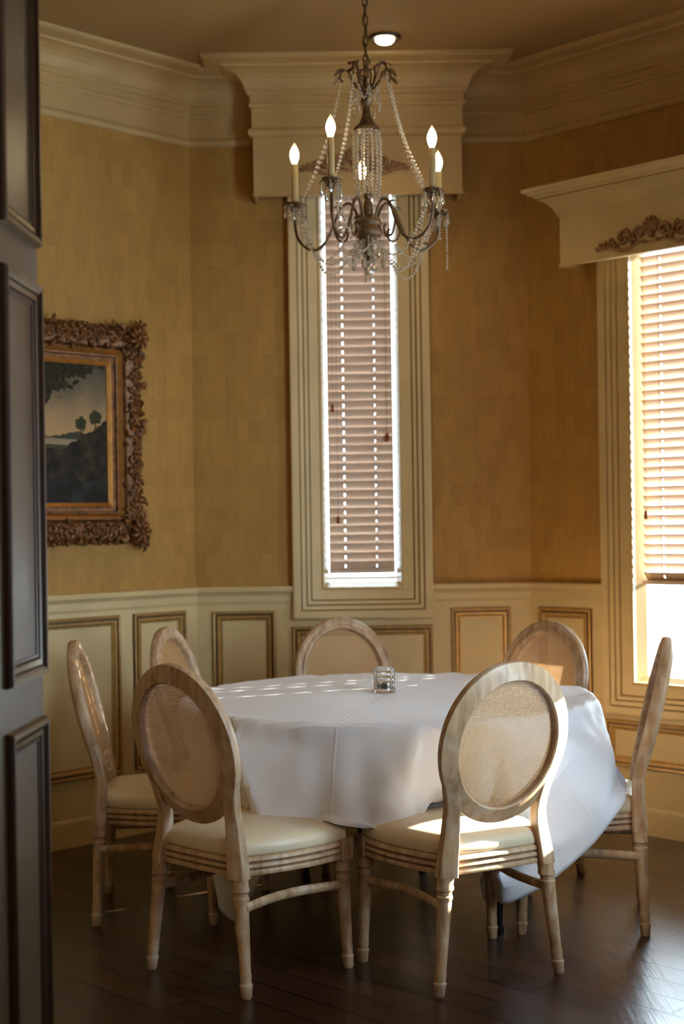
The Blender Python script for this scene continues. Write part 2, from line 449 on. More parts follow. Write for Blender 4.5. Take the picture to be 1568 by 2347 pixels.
# floor and ceiling
def slab(name, z0, z1, m):
    mb = MB(); mb.box((-4.2, -3.2, z0), (1.7, 2.95, z1))
    cx, cy = .098, 4.826; P8 = [(cx+(x-cx)*1.07, max(2.95, cy+(y-cy)*1.07)) for x, y in C8]
    vs_ = [(x, y, z0) for x, y in P8]+[(x, y, z1) for x, y in P8]
    mb.add(vs_, [tuple(range(8)), tuple(range(15, 7, -1))]+[(i, 8+i, 8+(i+1) % 8, (i+1) % 8) for i in range(8)])
    return struct(recalc(mb.build(name, m, smooth=False)))
slab('floor', -.06, 0, M['floor']); slab('ceiling', HC, HC+.08, M['ceiling'])

# crown moulding round the bay, breaking forward round the pelmet of the back window
BX = .097; BH = .4815; BD = .17
def sweep_path(mb, pts, prof, mats=None, closed=True):
    """pts plan points (counter-clockwise seen with the room on the left...); prof (d, z)"""
    k = len(pts); P = [Vector((p[0], p[1])) for p in pts]; offs = []
    for i in range(k):
        a = P[i-1]; b = P[i]; c = P[(i+1) % k]
        e1 = (b-a).normalized(); e2 = (c-b).normalized()
        if not closed and i == 0: e1 = e2
        if not closed and i == k-1: e2 = e1
        n1 = Vector((e1.y, -e1.x)); n2 = Vector((e2.y, -e2.x))
        m_ = (n1+n2); m_ = m_/ (1+n1.dot(n2)); offs.append(m_)
    for i in range(k if closed else k-1):
        j = (i+1) % k
        for s_ in range(len(prof)-1):
            (d0, z0_), (d1, z1_) = prof[s_], prof[s_+1]
            A = P[i]+offs[i]*d0; B = P[j]+offs[j]*d0; Cc = P[j]+offs[j]*d1; D = P[i]+offs[i]*d1
            mb.add([(A.x, A.y, z0_), (B.x, B.y, z0_), (Cc.x, Cc.y, z1_), (D.x, D.y, z1_)], [(0, 1, 2, 3)], mats[s_] if mats else 0)
path = [C8[0], (BX-BH, 6.75), (BX-BH, 6.75-BD), (BX+BH, 6.75-BD), (BX+BH, 6.75)] + C8[1:]
CROWN = [(0, 3.186), (.012, 3.188), (.020, 3.196), (.022, 3.208), (.018, 3.220), (.006, 3.226), (.005, 3.30), (.006, 3.318), (.016, 3.322), (.018, 3.336), (.012, 3.340), (.012, 3.372), (.024, 3.378), (.026, 3.392), (.034, 3.396), (.036, 3.408), (.040, 3.418), (.052, 3.440), (.072, 3.458), (.098, 3.470), (.130, 3.476), (.136, 3.484), (.205, 3.487), (.218, 3.492), (.220, 3.505)]
mb = MB(); sweep_path(mb, path, CROWN)
recalc(struct(mb.build('trim_8', M['crown'], angle=28)))

# ------------------------------------------------------------------ pelmets
def spiral(c, r0, turns, a0, sgn=1, n=26, shrink=.12):
    pts = []
    for i in range(n):
        t = i/(n-1); r = r0*(1-(1-shrink)*t); a = a0+sgn*turns*2*PI*t
        pts.append((c[0]+r*math.cos(a), c[1]+r*math.sin(a)))
    return pts
def ornament(T, width, name, root, mat, zs=1.0):
    """carved leaf scroll spray, symmetric about its centre shell"""
    mb = MB(); hw = width/2
    for sg in (-1, 1):
        def put(pts, r, rr=None):
            k = len(pts); rad = [r*(.35+.65*math.sin(PI*min(1, (i+1.5)/(k)))) for i in range(k)]
            mb.tube([T(sg*x, .006, y*zs) for x, y in pts], rad, 6)
        put([(hw*(1-t), .004+.012*math.sin(3*PI*t)) for t in [i/14 for i in range(15)]], .007)
        put(spiral((hw*.22, .052), .034, 1.35, -PI/2, 1), .010)
        put(spiral((hw*.50, .042), .036, 1.3, PI, -1), .010)
        put(spiral((hw*.80, .020), .020, 1.2, PI, -1), .007)
        put([(hw*.34, .01), (hw*.37, .04), (hw*.42, .075), (hw*.47, .085)], .009)
        put([(hw*.64, .01), (hw*.68, .035), (hw*.73, .048)], .008)
        put([(hw*.95, .01), (hw*1.0, .02), (hw*1.03, .014)], .006)
        for i in range(9):
            x = hw*(.12+.1*i); mb.ball(T(sg*x, .006, (.012+.035*abs(math.sin(i*1.9)))*zs), .011, 7, 4, (1.2, .6, .8))
    for i in range(7):
        a = PI*(i+.5)/7
        mb.tube([T(0, .008, .045*zs), T(.030*math.cos(a), .016, (.055+.035*math.sin(a))*zs), T(.048*math.cos(a), .008, (.062+.056*math.sin(a))*zs)], [.005, .010, .004], 6)
    mb.ball(T(0, .01, .04*zs), .018, 8, 5)
    return mb.build(name, mat, root, angle=60)
M['carving'] = painted('carved_gilt_plaster', (150, 112, 76), .5, .35, 60, bump_s=.4)

# back pelmet
pel = empty('window_pelmet', (BX, 6.75, 2.913), 0, 'cream box pelmet reaching the ceiling above the tall narrow back window', 'pelmet', 'window pelmets')
mb = MB(); t = .016; h1 = 3.2-2.913
mb.box((-BH, -BD, .0), (BH, -BD+t, 3.50-2.913)); mb.box((-BH, -BD+t, 0), (-BH+t, -.001, 3.50-2.913)); mb.box((BH-t, -BD+t, 0), (BH, -.001, 3.50-2.913))
mb.box((-BH-.004, -BD-.006, .0), (BH+.004, -BD, .010))
recalc(mb.build('pelmet_board', M['crown'], pel, smooth=False))
ornament(lambda x, d, z: Vector((x-.015, -BD-d, .105+z)), .50, 'carved_scroll_ornament', pel, M['carving'])

# right pelmet, with its own small cornice
w = walls['right_back']; PS = .797; PH = .48; PZ = 2.535
def right_pelmet(key, PS, PH, label):
    w = walls[key]
    o = empty('window_pelmet', w(PS, 0, PZ), 0, label, 'pelmet', 'window pelmets'); loc = Vector(o.location)
    T = lambda s, d, z: w(PS+s, d, PZ+z)-loc
    mb = MB(); H = .235; D = .17
    for a, b in (((-PH, D-t, 0), (PH, D, H)), ((-PH, .001, 0), (-PH+t, D-t, H)), ((PH-t, .001, 0), (PH, D-t, H)), ((-PH, .001, H), (PH, D, H+.01)), ((-PH-.004, D, 0), (PH+.004, D+.006, .01))):
        mb.box(a, b, T=lambda v: T(v.x, v.y, v.z))
    recalc(mb.build('pelmet_board', M['cream'], o, smooth=False))
    CR = [(.0, H-.012), (.006, H-.008), (.008, H), (.014, H+.006), (.022, H+.026), (.044, H+.052), (.072, H+.068), (.080, H+.070), (.082, H+.078), (.100, H+.084), (.108, H+.094), (.122, H+.098), (.124, H+.112), (.0, H+.113)]
    mb = MB()
    for i in range(len(CR)-1):
        (d0, z0_), (d1, z1_) = CR[i], CR[i+1]
        f = lambda d, z: [T(-PH-d, .001, z), T(-PH-d, D+d, z), T(PH+d, D+d, z), T(PH+d, .001, z)]
        a = f(d0, z0_); b = f(d1, z1_); mb.add(a+b, [(j, j+1, 5+j, 4+j) for j in range(3)], 1 if i in (6,) else 0)
    recalc(mb.build('pelmet_cornice', [M['cream'], M['glaze']], o, angle=28))
    ornament(lambda x, d, z: T(x, D+d, .035+z), .56, 'carved_scroll_ornament', o, M['carving'])
right_pelmet('right_back', .797, .48, 'cream pelmet with projecting cornice hung above the sunlit right window')

# ------------------------------------------------------------------ blinds
def blind(key, s0, s1, zb, zt, tilt, label, cords, tassels, sp=.0425, sw=.05):
    w = walls[key]; loc = w((s0+s1)/2, -.045, zb); o = empty('window_blind', loc, 0, label, 'blind', 'wooden window blinds')
    T = lambda s, d, z: w(s, -.045+d, z)-loc
    n = int((zt-zb-.03)/sp); mb = MB(); ct, st = math.cos(tilt), math.sin(tilt); th = .0014
    def piece(a, b, e0, e1, zc):     # e along the slat width
        vs_ = []
        for tt in (-th, th):
            for (s_, e) in ((a, e0), (b, e0), (b, e1), (a, e1)):
                vs_.append(T(s_, e*ct - tt*st, zc + e*st + tt*ct))
        mb.add(vs_, [(0,3,2,1),(4,5,6,7),(0,1,5,4),(1,2,6,5),(2,3,7,6),(3,0,4,7)])
    for i in range(n):
        zc = zb+.035+sp*i; cur = s0; hw = sw/2; j = random.uniform(-.0008, .0008)
        for c in cords:
            piece(cur, c-.002, -hw, hw, zc+j); piece(c-.002, c+.002, -hw, -.008, zc+j); piece(c-.002, c+.002, .008, hw, zc+j); cur = c+.002
        piece(cur, s1, -hw, hw, zc+j)
    mb.build('slats', M['slat'], o, smooth=False)
    mb = MB(); mb.box((s0, -.024, zb), (s1, .024, zb+.018), T=lambda v: T(v.x, v.y, v.z)); mb.build('bottom_rail', M['slat'], o, smooth=False)
    mb = MB(); mb.box((s0, -.026, zt-.03), (s1, .026, zt+.03), T=lambda v: T(v.x, v.y, v.z)); mb.build('head_rail', M['slat'], o, smooth=False)
    for c in cords:
        mb = MB()
        for e in (-.027, .027): mb.tube([T(c, e*.9, zb+.01), T(c, e*.9, zt)], .0012, 5)
        mb.build('ladder_cord', M['cord'], o)
    for (s_, z_) in tassels:
        mb = MB(); mb.tube([T(s_, .034, z_+.03), T(s_+.001, .034, zt)], .0011, 5); c = mb.build('pull_cord', M['cord'], o)
        mb = MB(); mb.lathe([(.003, .034), (.006, .03), (.0075, .018), (.0065, .008), (.010, .0), (.009, -.004)], 10, T(s_, .034, z_)); mb.build('tassel', M['tassel'], c)
    return o
blind('back', .636, .950, 1.158, 2.985, math.radians(72), 'brown wooden blind closed over the tall narrow back window', [.714, .864], [(.662, 1.93), (.682, 1.40), (.915, 1.785), (.921, 1.79)])
blind('right_back', .600, 1.0, 1.105, 2.60, math.radians(52), 'sunlit wooden blind half lowered in the right window', [.70, .90], [(.628, 1.40)])
blind('right', .42, .81, 1.42, 2.60, math.radians(50), 'unseen wooden blind added in the side window to cut off the sun', [.50, .68], [(.44, 1.6)])  # out of view, kept to cut the top of the sunbeam

# ------------------------------------------------------------------ adjoining room (camera side) and the panelled opening
mb = MB()
mb.box((-4.2, -3.2, 0), (-4.1, 2.95, HC)); struct(mb.build('wall_far_left', M['plain'], smooth=False))
mb = MB(); mb.box((1.6, -3.2, 0), (1.7, 2.9, HC)); struct(mb.build('wall_far_right', M['plain'], smooth=False))
mb = MB(); mb.box((-4.2, -3.2, 0), (1.7, -3.1, HC)); struct(mb.build('wall_front', M['plain'], smooth=False))
mb = MB(); mb.box((-4.1, 2.80, 0), (-.90, 2.90, HC)); mb.box((.91, 2.80, 0), (1.7, 2.90, HC)); mb.box((-.90, 2.80, 2.95), (.91, 2.90, HC))
struct(mb.build('wall_opening', M['plain'], smooth=False))

# left jamb: panelled pilaster at the opening
door = struct(empty('door_1', (-.698, 3.3, 0)))
JU = Vector((-.04, -1, 0)).normalized(); JN = Vector((1, -.04, 0)).normalized()
JT = lambda s, d, z: JU*s + JN*d + Vector((0, 0, z))
mb = MB(); mb.box((0, -.20, 0), (.50, 0, 2.95), T=lambda v: JT(v.x, v.y, v.z)); recalc(mb.build('stile', M['grey'], door, smooth=False))
JP = [(-.052, -.001), (-.050, .004), (-.044, .005), (-.042, .002), (-.038, .008), (-.026, .010), (-.024, .006), (-.022, .012), (-.014, .018), (-.003, .018), (0, .012), (.002, 0)]
for z0_, z1_ in ((.10, .965), (1.062, 1.955), (2.045, 2.90)):
    mb = MB(); frame_sweep(mb, JT, .014, .318, z0_, z1_, JP, [0, 1, 0, 1, 0, 1, 0, 0, 0, 0, 0])
    # verticals all bronze, their unlit look painted in; cross pieces worn gold
    for i in range(len(mb.f)):
        j = i % 4
        if j in (1, 3): mb.m[i] = 2
    mb.add([JT(.06, .0012, z0_+.05), JT(.27, .0012, z0_+.05), JT(.27, .0012, z1_-.05), JT(.06, .0012, z1_-.05)], [(0, 1, 2, 3)], 3)
    recalc(mb.build('panel_moulding', [M['jamb_gold'], M['bronze'], M['bronze'], M['grey']], door, angle=25))

# ------------------------------------------------------------------ framed landscape painting
w = walls['left_back']
pic = empty('framed_painting', w(.90, .0, 1.81), 0, 'dark landscape painting in a wide ornate gilt frame on the left wall', 'painting'); loc = Vector(pic.location)
PT = lambda s, d, z: w(s, d, z)-loc
ps0, ps1, pz0, pz1 = .511, 1.30, 1.502, 2.118
def make_painting():
    m, nt, b = new_mat('landscape_oil_painting')
    tc = nt.nodes.new('ShaderNodeTexCoord'); sp = nt.nodes.new('ShaderNodeSeparateXYZ'); nt.links.new(tc.outputs['UV'], sp.inputs[0])
    x, y = sp.outputs[0], sp.outputs[1]       # x 0 at the right edge going left
    def math_(op, a, c, c2=None):
        n = nt.nodes.new('ShaderNodeMath'); n.operation = op
        for i, q_ in enumerate((a, c) if c2 is None else (a, c, c2)):
            if hasattr(q_, 'links'): nt.links.new(q_, n.inputs[i])
            else: n.inputs[i].default_value = q_
        return n.outputs[0]
    def noise(sc, det=4):
        n = N(nt, 'ShaderNodeTexNoise', Scale=sc, Detail=float(det)); nt.links.new(tc.outputs['UV'], n.inputs['Vector']); return n.outputs[0]
    sky = ramp(nt, math_('ADD', y, math_('MULTIPLY', math_('SUBTRACT', noise(4), .5), .35)), [(.35, lin(186, 152, 104)), (.6, lin(164, 136, 100)), (.8, lin(112, 100, 80)), (1, lin(70, 68, 58))])
    # far hills
    hill = math_('SUBTRACT', math_('ADD', .50, math_('MULTIPLY', math_('SUBTRACT', noise(5), .5), .22)), y)
    f1 = math_('GREATER_THAN', hill, 0)
    c = mix(nt, f1, sky, lin(62, 62, 50))
    water = math_('LESS_THAN', math_('ABSOLUTE', math_('SUBTRACT', y, math_('ADD', .425, math_('MULTIPLY', x, .03))), 0), .022)
    c = mix(nt, water, c, lin(142, 130, 104))
    # foreground rocks and wood rising to the right
    fg = math_('SUBTRACT', math_('ADD', math_('SUBTRACT', .60, math_('MULTIPLY', x, .62)), math_('MULTIPLY', math_('SUBTRACT', noise(11, 6), .5), .22)), y)
    fg2 = math_('SUBTRACT', math_('ADD', .385, math_('MULTIPLY', math_('SUBTRACT', noise(7, 5), .5), .16)), y)
    f2 = math_('GREATER_THAN', math_('MAXIMUM', fg, fg2), 0)
    dark = ramp(nt, noise(9, 6), [(.35, lin(22, 20, 16)), (.55, lin(46, 40, 30)), (.7, lin(70, 58, 42))])
    blue = ramp(nt, noise(6, 4), [(.45, lin(28, 26, 22)), (.75, lin(58, 64, 66))])
    dark = mix(nt, math_('LESS_THAN', math_('ADD', y, math_('MULTIPLY', noise(5), .2)), .27), dark, blue)
    c = mix(nt, f2, c, dark)
    # two round-topped trees
    for (tx, ty, r) in ((.10, .62, .05), (.22, .57, .048)):
        dx = math_('SUBTRACT', x, tx); dy = math_('SUBTRACT', y, ty)
        dd = math_('SQRT', math_('ADD', math_('MULTIPLY', dx, dx), math_('MULTIPLY', dy, dy)), 0)
        ft = math_('LESS_THAN', math_('ADD', dd, math_('MULTIPLY', math_('SUBTRACT', noise(26, 4), .5), .06)), r)
        c = mix(nt, ft, c, lin(54, 56, 34))
        tr = math_('MULTIPLY', math_('LESS_THAN', math_('ABSOLUTE', dx, 0), .006), math_('LESS_THAN', y, ty))
        c = mix(nt, math_('MULTIPLY', tr, math_('GREATER_THAN', y, ty-.14)), c, lin(50, 44, 28))
    # overhanging boughs, upper left
    br = math_('ADD', math_('MULTIPLY', math_('SUBTRACT', x, .16), .55), math_('SUBTRACT', y, .93))
    bf = math_('GREATER_THAN', math_('ADD', br, math_('MULTIPLY', math_('SUBTRACT', noise(13, 7), .5), .42)), .0)
    c = mix(nt, bf, c, ramp(nt, noise(30, 4), [(.4, lin(24, 24, 16)), (.7, lin(56, 50, 26))]))
    nt.links.new(c, b.inputs['Base Color']); b.inputs['Roughness'].default_value = .6; b.inputs['Specular IOR Level'].default_value = .2
    bump(nt, b, noise(60, 3), .2, .001)
    return m
mb = MB(); i0 = 0
mb.add([PT(ps0, .022, pz0), PT(ps1, .022, pz0), PT(ps1, .022, pz1), PT(ps0, .022, pz1)], [(0, 1, 2, 3)])
for k, uv in enumerate(((0, 0), (1.25, 0), (1.25, 1), (0, 1))): mb.uv[k] = uv
recalc(mb.build('canvas', make_painting(), pic, smooth=False))
M['gilt'] = painted('bright_gilt', (176, 122, 58), .30, .15, 25, metallic=.7)
M['gilt_dark'] = painted('antique_gilt', (112, 72, 36), .42, .5, 45, metallic=.35, bump_s=.3)
mb = MB()
frame_sweep(mb, PT, ps0, ps1, pz0, pz1, [(-.003, .02), (-.002, .026), (.012, .034), (.016, .036), (.018, .028), (.036, .030), (.040, .040), (.046, .042), (.050, .034), (.066, .046), (.072, .046), (.075, .036)], [0, 0, 0, 1, 1, 1, 1, 1, 0, 1, 1])
recalc(mb.build('inner_moulding', [M['gilt'], M['gilt_dark']], pic, angle=30))
mb = MB()
frame_sweep(mb, PT, ps0-.075, ps1+.075, pz0-.075, pz1+.075, [(0, .036), (.012, .05), (.04, .066), (.075, .062), (.095, .04), (.104, .012), (.10, .0)])
rs = random.Random(3)
def scroll(s, z, r, a0, sg, thick, turns=1.2, base=.058):
    pts = spiral((s, z), r, turns, a0, sg, 16, .15); k = len(pts)
    mb.tube([PT(p[0], base+.010*math.sin(PI*i/(k-1)), p[1]) for i, p in enumerate(pts)], [thick*(.5+.6*math.sin(PI*(i+1)/(k+1))) for i in range(k)], 6)
def leaf(s, z, a, L, wd, base=.058):
    pts = [(s+L*t*math.cos(a+.6*t), z+L*t*math.sin(a+.6*t)) for t in (0, .25, .5, .75, 1)]
    mb.tube([PT(p[0], base+.016*math.sin(PI*i/4), p[1]) for i, p in enumerate(pts)], [wd*x for x in (.5, 1, 1.1, .7, .2)], 6)
midw = .052+.075
def run(p0, p1, out):
    L = (Vector(p1)-Vector(p0)).length; n = int(L/.024); d = (Vector(p1)-Vector(p0)).normalized(); nn = Vector(out)
    for i in range(n):
        p = Vector(p0)+d*(i+.5)*L/n; off = rs.uniform(-.02, .02)
        a = math.atan2(d.y, d.x)
        scroll(p.x+nn.x*off, p.y+nn.y*off, rs.uniform(.016, .026), rs.uniform(0, 6.3), rs.choice((-1, 1)), rs.uniform(.005, .008))
        for k in range(3):
            o2 = rs.uniform(-.04, .045); leaf(p.x+nn.x*o2, p.y+nn.y*o2, rs.uniform(0, 6.3), rs.uniform(.025, .045), rs.uniform(.005, .009), .058-.25*abs(o2-.0))
        e = .046+rs.uniform(-.004, .008)
        q_ = p+nn*e; mb.ball(PT(q_.x, .03, q_.y), rs.uniform(.008, .013), 7, 4, (1, 1, 1))
a, b, c, d_ = ps0-midw, ps1+midw, pz0-midw, pz1+midw
run((a, c), (a, d_), (-1, 0)); run((b, c), (b, d_), (1, 0)); run((a, c), (b, c), (0, -1)); run((a, d_), (b, d_), (0, 1))
for (cs, cz, sx, sz) in ((a, c, -1, -1), (a, d_, -1, 1), (b, c, 1, -1), (b, d_, 1, 1)):
    mb.ball(PT(cs+sx*.004, .052, cz+sz*.004), .048, 14, 8, (1, 1, 1), R=Matrix.Identity(3))
    for i in range(9):
        an = 2*PI*i/9; leaf(cs+.012*math.cos(an), cz+.012*math.sin(an), an, .05, .010, .088)
    mb.ball(PT(cs, .104, cz), .012, 8, 5)
    scroll(cs+sx*.046, cz+sz*.02, .030, 0 if sx > 0 else PI, sx*sz, .009, 1.3, .05); scroll(cs+sx*.02, cz+sz*.046, .030, PI/2*sz, -sx*sz, .009, 1.3, .05)
    scroll(cs-sx*.075, cz+sz*.03, .028, 0, 1, .009); scroll(cs+sx*.03, cz-sz*.075, .028, 0, -1, .009)
    scroll(cs-sx*.05, cz-sz*.05, .024, PI/4, 1, .008, 1.2, .05)
    for i in range(7): leaf(cs+sx*.06+rs.uniform(-.02, .0)*sx, cz+sz*.06+rs.uniform(-.02, 0)*sz, rs.uniform(0, 6.3), .04, .009, .04)
mb.build('carved_frame', M['gilt_dark'], pic, angle=60)

# ------------------------------------------------------------------ round table and cloth
TC = (.155, 5.285)
tab = empty('round_table', (TC[0], TC[1], 0), 0, 'round folding dining table with black steel legs under the white cloth', 'table')
mb = MB(); mb.lathe([(.70, .725), (.752, .728), (.758, .735), (.758, .744), (.752, .749), (.5, .75)], 64); mb.build('tabletop', M['panelwood'], tab, angle=30)
for sg in (-1, 1):
    mb = MB(); y = -.30 if sg < 0 else .12
    def R2(x, yy, z): a = math.radians(14); return (x*math.cos(a)-yy*math.sin(a), x*math.sin(a)+yy*math.cos(a), z)
    for sx in (-1, 1):
        mb.tube([R2(sx*.20, y, .72), R2(sx*.205, y+sg*.04, .66), R2(sx*.215, y+sg*.12, .42), R2(sx*.225, y+sg*.19, .26), R2(sx*.236, y+sg*.225, .16), R2(sx*.238, y+sg*.23, .12), R2(sx*.238, y+sg*.23, .008)], .013, 10)
        mb.lathe([(.016, 0), (.017, .012), (.014, .03)], 10, R2(sx*.238, y+sg*.23, 0))
    mb.tube([R2(-.215, y+sg*.12, .42), R2(.215, y+sg*.12, .42)], .009, 8)
    mb.box((-.22, y-.015, .70), (.22, y+.015, .726), T=lambda v: Vector(R2(v.x, v.y, v.z)))
    mb.build('leg_frame', M['black'], tab)
